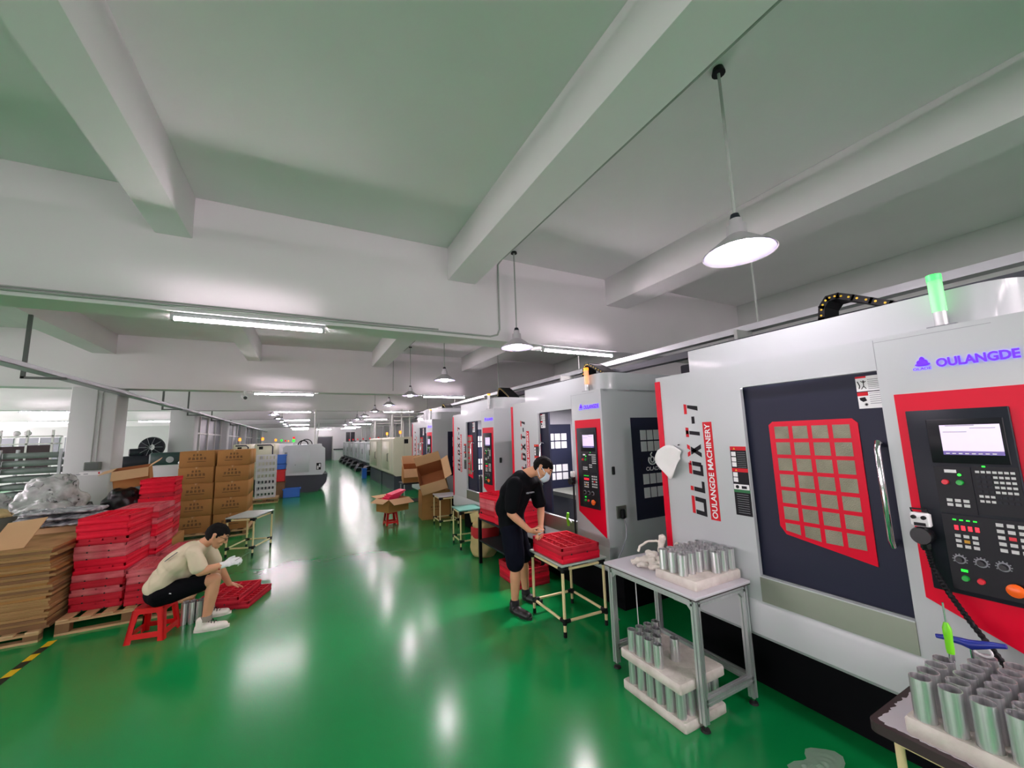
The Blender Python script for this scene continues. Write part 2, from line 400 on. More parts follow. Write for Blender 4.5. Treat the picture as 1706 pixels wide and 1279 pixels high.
def pendant(loc, label):
    x, y, z = loc
    t = thing('pendant_lamp', label, 'pendant lamp', loc, 'pendant lamps with conical metal shades')
    MB().mat('pipe_grey').cyl((x, y, z+.2), (x, y, 3.97), .009, n=8).build('rod', t)
    MB().mat('black').cyl((x, y, 3.96), (x, y, 4.0), .04, .03, n=12).build('ceiling_mount', t)
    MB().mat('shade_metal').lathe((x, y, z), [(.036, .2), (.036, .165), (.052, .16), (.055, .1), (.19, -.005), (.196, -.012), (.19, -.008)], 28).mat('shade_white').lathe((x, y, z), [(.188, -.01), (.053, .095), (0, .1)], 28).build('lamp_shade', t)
    MB().mat('console').cyl((x, y, z+.19), (x, y, z+.235), .034, .022, n=14).build('cap', t)
    MB().mat('bulb_glow').lathe((x, y, z), [(0, -.03), (.05, -.028), (.062, -.01), (.062, .06), (.04, .085)], 20).build('bulb', t)
    return t
p0 = pendant((2.22, 1.3, 2.78), 'big conical pendant lamp hanging over the large machine window')
for x, y, lab in ((2.2, 4.02, 'conical pendant lamp hanging above the man in the black shirt'), (2.2, 6.82, 'conical pendant lamp third along the machine row'), (2.2, 9.5, 'conical pendant lamp fourth along the machine row'), (2.2, 12.3, 'conical pendant lamp fifth along the machine row, above the grey hood'), (2.2, 15.1, 'conical pendant lamp sixth along the machine row'), (2.2, 18, 'conical pendant lamp seventh along the machine row'), (2.2, 20.8, 'conical pendant lamp eighth along the machine row'), (2.2, 24, 'conical pendant lamp ninth along the machine row'), (2.2, 27.5, 'conical pendant lamp last along the machine row'),
                  (-1.1, 16.8, 'conical pendant lamp first of the row over the single lathe'), (-1.1, 19.6, 'conical pendant lamp second of the row over the single lathe'), (-1.1, 22.4, 'conical pendant lamp third of the row beyond the lathe'), (-1.1, 25.2, 'conical pendant lamp fourth of the row beyond the lathe'), (-1.1, 28, 'conical pendant lamp last of the row beyond the lathe'), (2.2, -1.5, 'conical pendant lamp behind the viewpoint near the machines')):
    dup(p0, (x, y, 2.8), lab)

# ------------------------------------------------------------------ conduits, trays
def conduit(pts, r, m, label, name='conduit', cat='conduit pipe'):
    mb = MB().mat(m).tube(pts, r, 8); return single(mb, name, label, cat)
conduit([(-8, 4.235, 2.96), (1.95, 4.235, 2.96), (2.05, 4.235, 2.99), (2.08, 4.235, 3.06), (2.08, 4.235, 3.9), (2.12, 4.2, 3.97), (2.14, 4.1, 3.985), (2.14, -1.4, 3.985)], .011, 'pipe_grey', 'thin painted conduit along the first beam and up to the ceiling')
conduit([(-8, 4.238, 2.985), (1.3, 4.238, 2.985)], .008, 'pipe_grey', 'second thin conduit running above the first on the beam face')
conduit([(1.95, 10.33, 3.0), (1.95, 10.33, 3.85), (2.02, 10.2, 3.98), (2.14, 9.9, 3.985), (2.14, 4.7, 3.985)], .01, 'pipe_grey', 'thin conduit dropping from the ceiling to the second beam')
conduit([(-3.58, 10.285, 1.51), (-3.58, 10.285, 2.9)], .011, 'pipe_grey', 'outer of two grey conduits above the switch box on the column')
conduit([(-3.51, 10.285, 1.51), (-3.51, 10.285, 2.82), (-3.41, 10.285, 2.9)], .011, 'pipe_grey', 'inner of two grey conduits above the switch box on the column')
mb = MB().mat('galvanised').box(3.66, 3.76, .0, 14.5, 2.66, 2.72).mat('dark_base').box(3.5, 3.6, .0, 14.5, 2.5, 2.57)
for y in (2.15, 5, 8, 11, 14): mb.mat('pipe_grey').cyl((3.86, y, 2.72), (3.86, y, 3.6), .009, n=8).box(3.7, 3.88, y, y+.03, 2.72, 2.73).box(3.5, 3.74, y, y+.03, 2.57, 2.66)
single(mb, 'cable_tray', 'galvanised cable tray running along above the machine tops', 'cable tray')
mb = MB().mat('galvanised').box(-3.22, -3.06, 3, 41, 2.76, 2.765).box(-3.22, -3.215, 3, 41, 2.76, 2.82).box(-3.065, -3.06, 3, 41, 2.76, 2.82)
ct = single(mb, 'cable_tray', 'grey cable tray slung beside the square columns', 'cable tray')
for y in (7.6, 13.4, 15.9, 19.5, 24, 30): B('hanger', -3.42, -3.38, y, y+.03, 2.72, 3.6).box(-3.42, -2.98, y, y+.03, 2.715, 2.745).build('hanger_bracket', ct)
# security camera
t = thing('security_camera', 'small white security camera hanging under the second beam', 'camera', (-1.25, 10.42, 2.78), None)
MB().mat('white_paint').cyl((-1.25, 10.42, 2.86), (-1.25, 10.42, 2.92), .03, n=12).cyl((-1.25, 10.42, 2.8), (-1.25, 10.42, 2.86), .012, n=8).build('bracket', t)
MB().mat('white_paint').cyl((-1.28, 10.5, 2.82), (-1.22, 10.28, 2.76), .045, n=14).mat('black_gloss').cyl((-1.22, 10.28, 2.76), (-1.219, 10.275, 2.759), .036, n=14).build('camera_body', t)
# switch box and notice on the column
t = thing('switch_box', 'grey metal switch box on the square column', 'switch box', (-3.6, 10.28, 1.36))
B('grey_box', -3.64, -3.42, 10.2, 10.3, 1.36, 1.51, b=.01).build('box_body', t); B('hanger', -3.62, -3.44, 10.194, 10.2, 1.38, 1.49).build('box_lid', t)
mb = B('white_print', -3.72, -3.42, 10.294, 10.3, 1.27, 1.33)
mb.mat('red_print').box(-3.46, -3.44, 10.29, 10.295, 1.285, 1.32).mat('grey_print').box(-3.76, -3.7, 10.291, 10.295, 1.28, 1.295).box(-3.66, -3.6, 10.291, 10.295, 1.285, 1.3)
single(mb, 'notice_strip', 'narrow white paper notice under the switch box on the column', 'notice')
# ------------------------------------------------------------------ milling machines
XM = 2.65
def machine_parts(t, y0):
    """a two-metre sheet-metal machining centre; u is measured from its near end"""
    U = lambda u: y0+u
    X = XM
    P = {}
    L = 1.98
    b = MB().mat('white_metal')
    # front skin pieces (2 cm sheet), with the door opening u .51-1.25, z .79-2.03
    b.box(X, X+.03, U(0), U(.51), .42, 2.2)              # console column
    b.box(X, X+.03, U(1.25), U(L), .42, 2.2)             # far panel
    b.box(X, X+.03, U(.51), U(1.25), 2.03, 2.2)
    b.prism([(X, U(0), .635), (X-.012, U(0), .60), (X-.012, U(0), .43), (X+.01, U(0), .405), (X+.1, U(0), .405), (X+.1, U(0), .635)], (0, L, 0))
    b.box(X, X+.08, U(.51), U(1.25), .60, .64)
    # shoulder and ends
    b.box(X+.03, 4.55, U(0), U(.03), .42, 2.2)
    b.box(X+.03, 4.55, U(L-.03), U(L), .42, 2.2)
    b.box(X+.03, 4.55, U(1.68), U(L), 2.17, 2.2)
    b.box(X+.03, X+.09, U(0), U(L), 2.17, 2.2)
    # tall upper hood with a rounded near corner
    X2 = X+.07; r = .16; pts = [(X2, U(1.69), 2.18), (X2, U(r), 2.18)]
    for k in range(1, 9):
        a = pi/2*k/8; pts.append((X2+r-r*cos(a), U(r-r*sin(a)), 2.18))
    pts += [(4.5, U(0), 2.18), (4.5, U(1.69), 2.18)]
    b.prism(pts, (0, 0, .2))
    b.box(4.5, 4.55, U(0), U(L), .42, 2.2)
    b.build('housing', t)
    s = MB().mat('grey_print')                            # fine seams
    s.box(X-.0008, X, U(.507), U(.509), 2.03, 2.19).box(X-.0006, X, U(.1), U(.505), 2.175, 2.177).box(X+.4, X+1.4, U(-.0008), U(0), 2.195, 2.198)
    s.build('seam', t)
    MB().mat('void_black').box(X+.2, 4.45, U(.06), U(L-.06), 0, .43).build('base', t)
    # interior: grey lining with a tool head and table seen through an open door
    i = MB().mat('interior_grey').box(X+.08, 3.9, U(1.9), U(1.93), .6, 2.17).box(X+.08, 3.9, U(.05), U(.08), .6, 2.17).box(3.88, 3.9, U(.05), U(1.93), .6, 2.17).box(X+.05, 3.9, U(.05), U(1.93), .58, .6).box(X+.05, 3.9, U(.05), U(1.93), 2.14, 2.17)
    i.mat('navy').box(3.0, 3.62, U(1.88), U(1.9), .85, 1.9)
    i.mat('pane_white')
    for r_ in (1.66, 1.54, 1.2, 1.08):
        for c in range(4): i.box(3.09+.115*c, 3.185+.115*c, U(1.875), U(1.88), r_, r_+.1)
    i.mat('interior_grey').cyl((3.5, U(1.15), 1.9), (3.5, U(1.15), 1.45), .16, .13, n=20).cyl((3.5, U(1.15), 1.45), (3.5, U(1.15), 1.2), .06, .035, n=16)
    i.mat('dark_base').box(3.0, 3.7, U(.4), U(1.7), .6, .95).mat('steel').box(2.95, 3.75, U(.5), U(1.6), .95, 1.0)
    i.build('interior', t)
    area('work_light', t, (3.2-3.4, 0, 2.12), .6, .1, 45)
    MB().mat('steel').box(X-.006, X+.02, U(.51), U(1.25), .64, .795).mat('white_metal').box(X-.007, X+.03, U(.51), U(1.25), .79, .797).build('sill_plate', t)
    # sliding door
    d = bpy.data.objects.new('sliding_door', None)
    dm = MB().mat('navy').box(X+.045, X+.07, U(.44), U(1.3), .797, 2.03)
    d = dm.build('sliding_door', t)
    wn = MB().mat('red_paint')
    yz = [(1.11, 1.131-.0), (1.078, 1.084), (.639, 1.004), (.638, 1.76), (.662, 1.786), (1.085, 1.786), (1.11, 1.765)]
    wn.prism([(X+.045, U(u_), z_) for u_, z_ in yz], (-.006, 0, 0))
    wn.mat('pane')
    for c in range(4):
        ya = 1.076-.106*c; yb = ya-.082
        for r_ in range(7):
            zt = 1.754-.1*r_; zb = zt-.077
            la = 1.036+(ya-.674)*.18; lb = 1.036+(yb-.674)*.18
            if zt < max(la, lb)+.01: continue
            wn.prism([(X+.0385, U(ya), zt), (X+.0385, U(yb), zt), (X+.0385, U(yb), max(zb, lb)), (X+.0385, U(ya), max(zb, la))], (-.0012, 0, 0))
    wn.build('door_window', d)
    MB().mat('chrome').tube([(X+.04, U(.545), 1.64), (X-.015, U(.545), 1.655), (X-.03, U(.545), 1.62), (X-.03, U(.545), 1.17), (X-.015, U(.545), 1.14), (X+.04, U(.545), 1.155)], .0135, 12).build('handle', d)
    dl = MB().mat('white_print').box(X+.043, X+.045, U(.515), U(.622), 1.93, 2.012).box(X+.043, X+.045, U(.515), U(.622), 1.836, 1.925)
    dl.mat('red_print').box(X+.042, X+.043, U(.575), U(.622), 2.002, 2.012).box(X+.042, X+.043, U(.575), U(.622), 1.905, 1.925)
    dl.mat('grey_print')
    for k in range(6):
        for z in (1.99-.01*k, 1.915-.011*k): dl.box(X+.042, X+.043, U(.52), U(.57), z, z+.003)
    dl.mat('letter_black').tube([(X+.0425, U(.614), 1.985), (X+.0425, U(.606), 1.96), (X+.0425, U(.61), 1.945)], .0022, 6)
    dl.cyl((X+.0425, U(.588), 1.985), (X+.0415, U(.588), 1.985), .004, n=10)
    for p, q in (((.588, 1.982), (.589, 1.958)), ((.588, 1.976), (.6, 1.986)), ((.588, 1.976), (.578, 1.984)), ((.589, 1.958), (.6, 1.942)), ((.589, 1.958), (.579, 1.943))):
        dl.tube([(X+.0425, U(p[0]), p[1]), (X+.0425, U(q[0]), q[1])], .002, 5)
    dl.prism([(X+.043, U(.615), 1.895), (X+.043, U(.59), 1.898), (X+.043, U(.583), 1.878), (X+.043, U(.6), 1.872), (X+.043, U(.612), 1.882)], (-.001, 0, 0))
    for k in range(8): dl.tube([(X+.0425, U(.588), 1.857), (X+.0425, U(.588+.008*cos(k*pi/4)), 1.857+.008*sin(k*pi/4))], .0016, 5)
    dl.build('warning_sticker', d)
    # red console plate and its operating panel
    rp = MB().mat('red_paint').prism([(X, U(.457), 1.895), (X, U(.03), 1.895), (X, U(.03), .72), (X, U(.457), .925)], (-.004, 0, 0)); rp.build('red_surround', t)
    con = MB().mat('console').box(X-.016, X-.003, U(.095), U(.421), .98, 1.808, b=.003)
    con.mat('console2').box(X-.022, X-.016, U(.115), U(.353), 1.562, 1.762, b=.004).box(X-.02, X-.016, U(.236), U(.352), 1.338, 1.545).box(X-.02, X-.016, U(.1), U(.23), 1.345, 1.55).box(X-.02, X-.016, U(.1), U(.352), 1.0, 1.33)
    con = con.build('control_panel', t)
    sc = MB().mat('screen').box(X-.024, X-.022, U(.127), U(.309), 1.61, 1.735).mat('screen_bar').box(X-.0243, X-.022, U(.127), U(.309), 1.6, 1.617)
    sc.mat('grey_print').box(X-.0246, X-.024, U(.225), U(.3), 1.702, 1.7045).box(X-.0246, X-.024, U(.14), U(.215), 1.718, 1.7205).box(X-.0246, X-.024, U(.2), U(.29), 1.73, 1.733)
    for k in range(8): sc.mat('white_print').box(X-.0248, X-.0243, U(.289-.02*k), U(.301-.02*k), 1.604, 1.608)
    sc.build('display_screen', con)
    xb = X-.02
    def disc(mb, u, z, r, h=.01): mb.cyl((xb, U(u), z), (xb-h, U(u), z), r, r*.85, n=16)
    for u_, z_, m_ in ((.32, 1.475, 'btn_red'), (.262, 1.055, 'btn_red'), (.274, 1.476, 'btn_green'), (.308, 1.055, 'btn_green')):
        pb = MB().mat(m_); disc(pb, u_, z_, .0125, .013); pb.build('push_button', con, ('red' if m_ == 'btn_red' else 'green')+' push button')
    bt = MB(); bt.mat('led_green').cyl((xb, U(.272), 1.51), (xb-.004, U(.272), 1.51), .006, n=10).box(xb-.003, xb, U(.298), U(.318), 1.083, 1.093)
    for k in range(4): bt.box(xb-.002, xb, U(.318-.021*k-.011), U(.318-.021*k), 1.306, 1.311)
    bt.box(xb-.002, xb, U(.19), U(.2), 1.556-.008, 1.556-.002)
    bt.mat('led_red')
    for k in range(4): bt.box(xb-.002, xb, U(.304-.021*k), U(.316-.021*k), 1.264, 1.284)
    bt.mat('white_print').box(xb-.002, xb, U(.28), U(.318), 1.518, 1.532)
    bt.mat('key')
    for c in range(3):
        for r_ in range(2): bt.box(xb-.004, xb, U(.325-.026*c-.018), U(.325-.026*c), 1.388-.02*r_, 1.401-.02*r_)
        for r_ in range(3):
            bt.mat('btn_yellow' if (c == 1 and r_ == 1) else 'key').box(xb-.004, xb, U(.318-.026*c-.017), U(.318-.026*c), 1.232-.022*r_, 1.245-.022*r_)
    for c in range(3):
        for r_ in range(5):
            bt.mat('btn_red' if (c, r_) == (1, 2) else 'key').box(xb-.004, xb, U(.19-.03*c-.02), U(.19-.03*c), 1.3-.026*r_, 1.314-.026*r_)
    for c in range(7):
        for r_ in range(7):
            if c < 3 and 0 < r_ < 5: m_ = 'console'
            else: m_ = 'key'
            if r_ > 4 and c > 2: m_ = 'console'
            bt.mat(m_).box(xb-.003, xb, U(.222-.0165*c-.012), U(.222-.0165*c), 1.522-.021*r_, 1.532-.021*r_)
    bt.mat('grey_print')
    for u_ in (.316, .252, .19):
        for k in range(9):
            a = pi*(-.15+1.3*k/8); bt.box(xb-.0015, xb, U(u_+.022*cos(a))-.0022, U(u_+.022*cos(a))+.0022, 1.134+.022*sin(a)-.0022, 1.134+.022*sin(a)+.0022)
    tag(bt.build('keypad', con), kind='stuff')
    for u_ in (.316, .252, .19):
        MB().mat('black_gloss').cyl((xb, U(u_), 1.134), (xb-.018, U(u_), 1.134), .014, .011, n=16).mat('grey_print').lathe((xb, U(u_), 1.134), [(.014, 0), (.019, .0), (.019, -.002), (.014, -.003)], 20, (1, 0, 0)).build('rotary_knob', con)
    MB().mat('btn_orange').lathe((xb, U(.165), 1.05), [(.012, 0), (.012, -.012), (.026, -.016), (.026, -.026), (.016, -.032), (0, -.033)], 20, (1, 0, 0)).build('emergency_stop', con)
    # lettering
    sg = MB().mat('sign_glow')
    text_mb(sg, 'OULANGDE', (X-.004, U(.287), 2.008), (0, -1, 0), (0, 0, 1), .042, width=.25, bold=.035)
    for a, k in ((0, 1), (2.2, .7), (-2.2, .7)):
        sg.ell((X-.004, U(.334)+.012*sin(a), 2.042+.006*cos(a)), .002, .011, .02*k, 10, 6)
    sg.ell((X-.004, U(.334), 2.03), .002, .028, .008, 14, 6)
    text_mb(sg, 'OLADE', (X-.004, U(.37), 2.004), (0, -1, 0), (0, 0, 1), .012, width=.065, bold=.02)
    sg.build('lit_sign', t)
    lt = MB(); zz = 1.108; UP = (0, 0, 1); LF = (0, 1, 0)
    h = .1; ub = 1.597
    for ch, wd in (('O', .17), ('L', .125), ('D', .14), ('X', .14), ('T', .115), ('-', .055), ('1', .085)):
        if ch == '-':
            lt.mat('letter_black').box(X-.002, X, U(ub+.035), U(ub+.06), zz, zz+wd); zz += wd+.022; continue
        if ch == '1':
            lt.mat('letter_black').prism([(X, U(ub), zz+.02), (X, U(ub), zz+.055), (X, U(ub+.09), zz+.07), (X, U(ub+.09), zz+.045)], (-.0015, 0, 0))
            lt.mat('red_print').prism([(X, U(ub+.097), zz), (X, U(ub+.097), zz+.075), (X, U(ub+.122), zz+.08), (X, U(ub+.122), zz)], (-.0015, 0, 0)); zz += wd; continue
        k = .028
        def seg(u0, u1, za, zb):       # a stroke piece, black below and red in the top quarter
            for m_, lo, hi in (('letter_black', ub, ub+.09), ('red_print', ub+.097, ub+.122)):
                p, q = max(u0, lo), min(u1, hi)
                if q-p > .002:
                    f = lambda u_: (u_-ub)*.12
                    lt.mat(m_).prism([(X, U(p), za+f(p)), (X, U(p), zb+f(p)), (X, U(q), zb+f(q)), (X, U(q), za+f(q))], (-.0015, 0, 0))
        w_ = wd-.042; k2 = k*1.15
        if ch == 'O': seg(ub, ub+.122, zz, zz+k2); seg(ub, ub+.122, zz+w_-k2, zz+w_); seg(ub, ub+.022, zz+k2, zz+w_-k2); seg(ub+.097, ub+.122, zz+k2, zz+w_-k2)
        if ch == 'D': seg(ub, ub+.122, zz, zz+k2); seg(ub+.012, ub+.11, zz+w_-k2, zz+w_); seg(ub, ub+.022, zz+k2, zz+w_-.016); seg(ub+.097, ub+.122, zz+k2, zz+w_-.016)
        if ch == 'L': seg(ub, ub+.122, zz, zz+k2); seg(ub, ub+.022, zz+k2, zz+w_)
        if ch == 'T': seg(ub, ub+.122, zz+w_/2-k/2, zz+w_/2+k/2); seg(ub+.097, ub+.122, zz, zz+w_)
        if ch == 'X':
            for m_, lo, hi in (('letter_black', 0, .09), ('red_print', .097, .122)):
                for s_ in (1, -1):
                    za = zz if s_ > 0 else zz+w_-k2; f = lambda u_: za+s_*(w_-k2)*u_/.122
                    lt.mat(m_).prism([(X, U(ub+lo), f(lo)), (X, U(ub+lo), f(lo)+k2), (X, U(ub+hi), f(hi)+k2), (X, U(ub+hi), f(hi))], (-.0015, 0, 0))
        zz += wd
    lt.build('model_lettering', t)
    bn = MB().mat('red_print').box(X-.0015, X, U(1.492), U(1.567), 1.095, 1.806).mat('white_print')
    text_mb(bn, 'OULANGDE MACHINERY', (X-.002, U(1.508), 1.108), (0, 0, 1), (0, 1, 0), .044, width=.685, bold=.02)
    bn.build('name_banner', t)
    ws = MB().mat('letter_black').box(X-.0015, X, U(1.255), U(1.368), 1.163, 1.627).mat('red_print').box(X-.002, X, U(1.255), U(1.368), 1.6, 1.627).box(X-.002, X, U(1.255), U(1.368), 1.453, 1.478)
    ws.mat('yellow').prism([(X-.002, U(1.345), 1.606), (X-.002, U(1.33), 1.606), (X-.002, U(1.3375), 1.62)], (-.0006, 0, 0)).prism([(X-.002, U(1.345), 1.459), (X-.002, U(1.33), 1.459), (X-.002, U(1.3375), 1.473)], (-.0006, 0, 0))
    ws.mat('white_print').box(X-.0022, X, U(1.258), U(1.366), 1.335, 1.37)
    for z in (1.56, 1.523, 1.488, 1.42, 1.385): ws.box(X-.0022, X, U(1.33), U(1.362), z, z+.03)
    ws.mat('letter_black').cyl((X-.002, U(1.34), 1.352), (X-.003, U(1.34), 1.352), .012, n=14).box(X-.003, X, U(1.275), U(1.31), 1.342, 1.36)
    ws.mat('green_print').box(X-.0022, X, U(1.255), U(1.368), 1.315, 1.335)
    ws.mat('grey_print')
    for k in range(9): ws.box(X-.0021, X, U(1.27), U(1.35), 1.3-.015*k, 1.3025-.015*k)
    for k in range(9): ws.box(X-.0021, X, U(1.262), U(1.322), 1.585-.0125*k, 1.587-.0125*k)
    ws.build('warning_label', t)
    MB().mat('red_paint').box(X-.008, X+.03, U(1.935), U(1.985), .46, 2.165).build('corner_trim', t)
    # stack light
    sl = MB().mat('grey_print').box(X+.0, X+.068, U(.2), U(.3), 2.2, 2.206).mat('aluminium').cyl((X+.035, U(.255), 2.206), (X+.035, U(.255), 2.275), .024, n=18).build('beacon_base', t)
    # end door facing the gap, with white panes, emblem and name
    ed = MB().mat('navy').box(3.03, 3.63, U(-.006), U(0), .85, 1.9)
    ed.mat('pane_white')
    for r_ in (1.66, 1.54, 1.2, 1.06):
        for c in range(4): ed.box(3.15+.098*c, 3.234+.098*c, U(-.0085), U(-.006), r_, r_+.105)
    ed.mat('white_print')
    pts = [(3.3+.055*cos(a), U(-.008), 1.445+.045*sin(a)) for a in [radians(x) for x in range(-220, 41, 13)]]
    ed.tube(pts, .008, 6).tube([(3.3+.026*cos(a), U(-.008), 1.45+.028*sin(a)) for a in [radians(x) for x in range(-90, 271, 20)]], .007, 6).tube([(3.29, U(-.008), 1.48), (3.28, U(-.008), 1.505), (3.3, U(-.008), 1.525)], .007, 6)
    text_mb(ed, 'OLADE', (3.2, U(-.007), 1.335), (1, 0, 0), (0, 0, 1), .042, width=.22, bold=.02)
    ed = ed.build('end_door', t)
    MB().mat('black').tube([(3.13, U(-.006), 1.35), (3.13, U(-.02), 1.36), (3.13, U(-.02), 1.46), (3.13, U(-.006), 1.47)], .005, 6).build('handle', ed)
    MB().mat('black').box(2.73, 2.765, U(-.02), U(0), 1.33, 1.41, b=.006).build('latch', t)
    # energy chain on the roof
    ch = MB().mat('black')
    base = [(3.2, U(.95), 2.36), (3.2, U(.95), 2.5), (3.2, U(.94), 2.58), (3.2, U(.9), 2.63), (3.2, U(.84), 2.63), (3.2, U(.76), 2.59), (3.2, U(.67), 2.54), (3.2, U(.58), 2.49), (3.2, U(.5), 2.44), (3.2, U(.44), 2.38)]
    for p, q in zip(base[:-1], base[1:]):
        p = Vector(p); q = Vector(q); d_ = (q-p).normalized(); n_ = Vector((1, 0, 0)).cross(d_)
        ch.obox((p+q)/2+Vector((.09, 0, 0)), (1, 0, 0), d_, n_, .1, (q-p).length/2+.008, .02)
    ch.mat('yellow')
    for p, q in zip(base[:-1], base[1:]):
        p = Vector(p); q = Vector(q)
        for k in (.25, .75): c_ = p.lerp(q, k); ch.cyl(c_-Vector((.01, 0, 0)), c_-Vector((.013, 0, 0)), .007, n=8)
    ch.build('energy_chain', t)
def beacon(t, y0, glow, tube_m, col):
    X = XM
    o = MB().mat(tube_m).cyl((X+.035, y0+.255, 2.275), (X+.035, y0+.255, 2.43), .026, n=18).build('beacon', t)
    MB().mat(glow).cyl((X+.035, y0+.255, 2.43), (X+.035, y0+.255, 2.46), .0265, n=18).cyl((X+.035, y0+.255, 2.285), (X+.035, y0+.255, 2.41), .005, n=8).build('beacon_cap', o)
def machine(y0, label, door, glow, tube_m):
    t = thing('machining_center', label, 'milling machine', (3.4, y0+1, 0), 'white machining centers along the aisle')
    machine_parts(t, y0); beacon(t, y0, glow, tube_m, None)
    for c in t.children:
        if c.name.startswith('sliding_door'): c.location.y += door
    return t
m1 = machine(.40, 'white machining center with closed navy door, red window grid and green beacon', 0, 'green_glow', 'green_tube')
def machine_copy(y0, label, door, glow, tube_m):
    r = dup(m1, (3.4, y0+1, 0), label)
    for c in list(r.children):
        if c.name.startswith('sliding_door'): c.location.y = door
        if c.name.startswith('beacon') and not c.name.startswith('beacon_base'):
            c.data = c.data.copy(); c.data.materials[0] = MATS[tube_m]
            for g in c.children: g.data = g.data.copy(); g.data.materials[0] = MATS[glow]
    return r
m2 = machine_copy(3.10, 'white machining center with open door and orange beacon behind the standing worker', .63, 'orange_glow', 'orange_tube')
m3 = machine_copy(5.70, 'white machining center with half open door behind the yellow sack', .4, 'orange_glow', 'pane_white')
m4 = machine_copy(9.19, 'farthest white machining center, with a grey curved hood on top', .4, 'orange_glow', 'pane_white')
# curved hood of the farthest machine
mb = MB().mat('galvanised').lathe((3.52, 10.0, 2.2), [(.83, 0), (.83, .27), (.79, .29), (0, .3)], 48)
mb.build('curved_hood', m4)
# ------------------------------------------------------------------ organic shapes
def remeshed(mb, name, m, parent, voxel=.006, sm=4, disp=0, dsc=12, label=None, fn=None):
    off = wloc(parent) if parent else Vector((0, 0, 0))
    tmp = bpy.data.objects.new('tmp', mb.mesh('tmp', off)); C.objects.link(tmp)
    r = tmp.modifiers.new('r', 'REMESH'); r.mode = 'VOXEL'; r.voxel_size = voxel; r.use_smooth_shade = True
    if sm: q = tmp.modifiers.new('s', 'SMOOTH'); q.factor = .5; q.iterations = sm
    bpy.context.view_layer.update()
    me = bpy.data.meshes.new_from_object(tmp.evaluated_get(bpy.context.evaluated_depsgraph_get()))
    tm = tmp.data; bpy.data.objects.remove(tmp); bpy.data.meshes.remove(tm)
    me.name = name; me.materials.clear(); me.materials.append(MATS[m])
    me.polygons.foreach_set('material_index', [0]*len(me.polygons)); me.polygons.foreach_set('use_smooth', [True]*len(me.polygons))
    if disp:
        for v in me.vertices:
            v.co += v.normal*disp*noise.noise(Vector(v.co)*dsc)
    if fn:
        for v in me.vertices: v.co = fn(v.co+off)-off
    o = bpy.data.objects.new(name, me); C.objects.link(o)
    if parent: o.parent = parent
    if label: o['label'] = label
    return o
def cap(mb, p0, p1, r0, r1, side=None, k=1, n=18):
    """tapered capsule; k widens it along 'side'"""
    p0 = Vector(p0); p1 = Vector(p1); d = (p1-p0); L = d.length
    if L < 1e-5: d = Vector((0, 0, 1)); L = 1e-5
    d = d.normalized()
    a = Vector(side)-d*Vector(side).dot(d) if side is not None else d.orthogonal(); a.normalize(); b = d.cross(a)
    prof = [(r0*sin(t), -r0*cos(t)) for t in [pi/2*i/6 for i in range(1, 7)]]+[(r1*cos(t), L+r1*sin(t)) for t in [pi/2*i/6 for i in range(0, 6)]]
    vs = [p0-d*r0]; 
    for r, z in prof: vs += [p0+d*z+(a*(cos(2*pi*i/n)*k)+b*sin(2*pi*i/n))*r for i in range(n)]
    vs.append(p1+d*r1); N = len(prof); fs = []
    for i in range(n): fs.append((0, 1+(i+1) % n, 1+i)); fs.append((len(vs)-1, 1+(N-1)*n+i, 1+(N-1)*n+(i+1) % n))
    fs += [(1+j*n+i, 1+j*n+(i+1) % n, 1+(j+1)*n+(i+1) % n, 1+(j+1)*n+i) for j in range(N-1) for i in range(n)]
    mb.add(vs, fs, True); return mb
# ------------------------------------------------------------------ trays, tubes, tables
def red_tray(m):
    mb = MB().mat(m); w, d, h = .205, .27, .068
    mb.box(-w, w, -d, d, 0, .04, b=.004)
    mb.box(-w, w, -d, -d+.018, .04, h).box(-w, w, d-.018, d, .04, h).box(-w, -w+.018, -d, d, .04, h).box(w-.018, w, -d, d, .04, h)
    for i in range(1, 4): mb.box(-w+.1025*i-.006, -w+.1025*i+.006, -d, d, .04, h-.008)
    for i in range(1, 9): mb.box(-w, w, -d+.06*i-.004, -d+.06*i+.004, .04, h-.014)
    mb.mat('maroon')
    if m != 'red_foam_bright':
        for x in (-.1, .07): mb.cyl((x, -d-.0006, .004), (x, -d+.004, .004), .008, n=8); mb.cyl((x, d-.004, .004), (x, d+.0006, .004), .008, n=8)
        mb.cyl((w-.004, .05, .004), (w+.0006, .05, .004), .008, n=8)
    return mb.mesh('red_tray')
TRAY = {k: red_tray(k) for k in ('red_foam_bright', 'red_foam_faded', 'red_foam_dark')}
COLN = {'red_foam_bright': 'bright red', 'red_foam_faded': 'faded pinkish red', 'red_foam_dark': 'dull red'}
def tray(x, y, z, rot, m, label, group):
    o = bpy.data.objects.new('foam_tray', TRAY[m]); C.objects.link(o); o.location = (x, y, z); o.rotation_euler = (0, 0, rot)
    return tag(o, label, 'tray', group)
def tray_stack(x, y, z, rot, cols, where, group, jit=.006):
    n = len(cols)
    for i, c in enumerate(cols):
        m = {'b': 'red_foam_bright', 'f': 'red_foam_faded', 'd': 'red_foam_dark'}[c]
        tray(x+random.uniform(-jit, jit), y+random.uniform(-jit, jit), z+.0695*i, rot+random.uniform(-.02, .02), m, '%s foam tray, %s of %s' % (COLN[m], ORD[n-1-i].replace(' from the top', ' down'), where), group)
tray_stack(-1.82, 6.0, .142, -.09, 'ddfdfbbffdbbb'[::1], 'tall stack next to flat cardboard', 'trays in the tall stack on the pallet')
tray_stack(-1.385, 5.9, .142, -.06, 'dddff', 'low stack behind red stool', 'trays behind the stool')
tray_stack(-1.74, 6.58, .142, -.05, 'fbfbfbffbbfdf', 'stack hidden behind the tall stack', 'trays in the rear pallet stack')
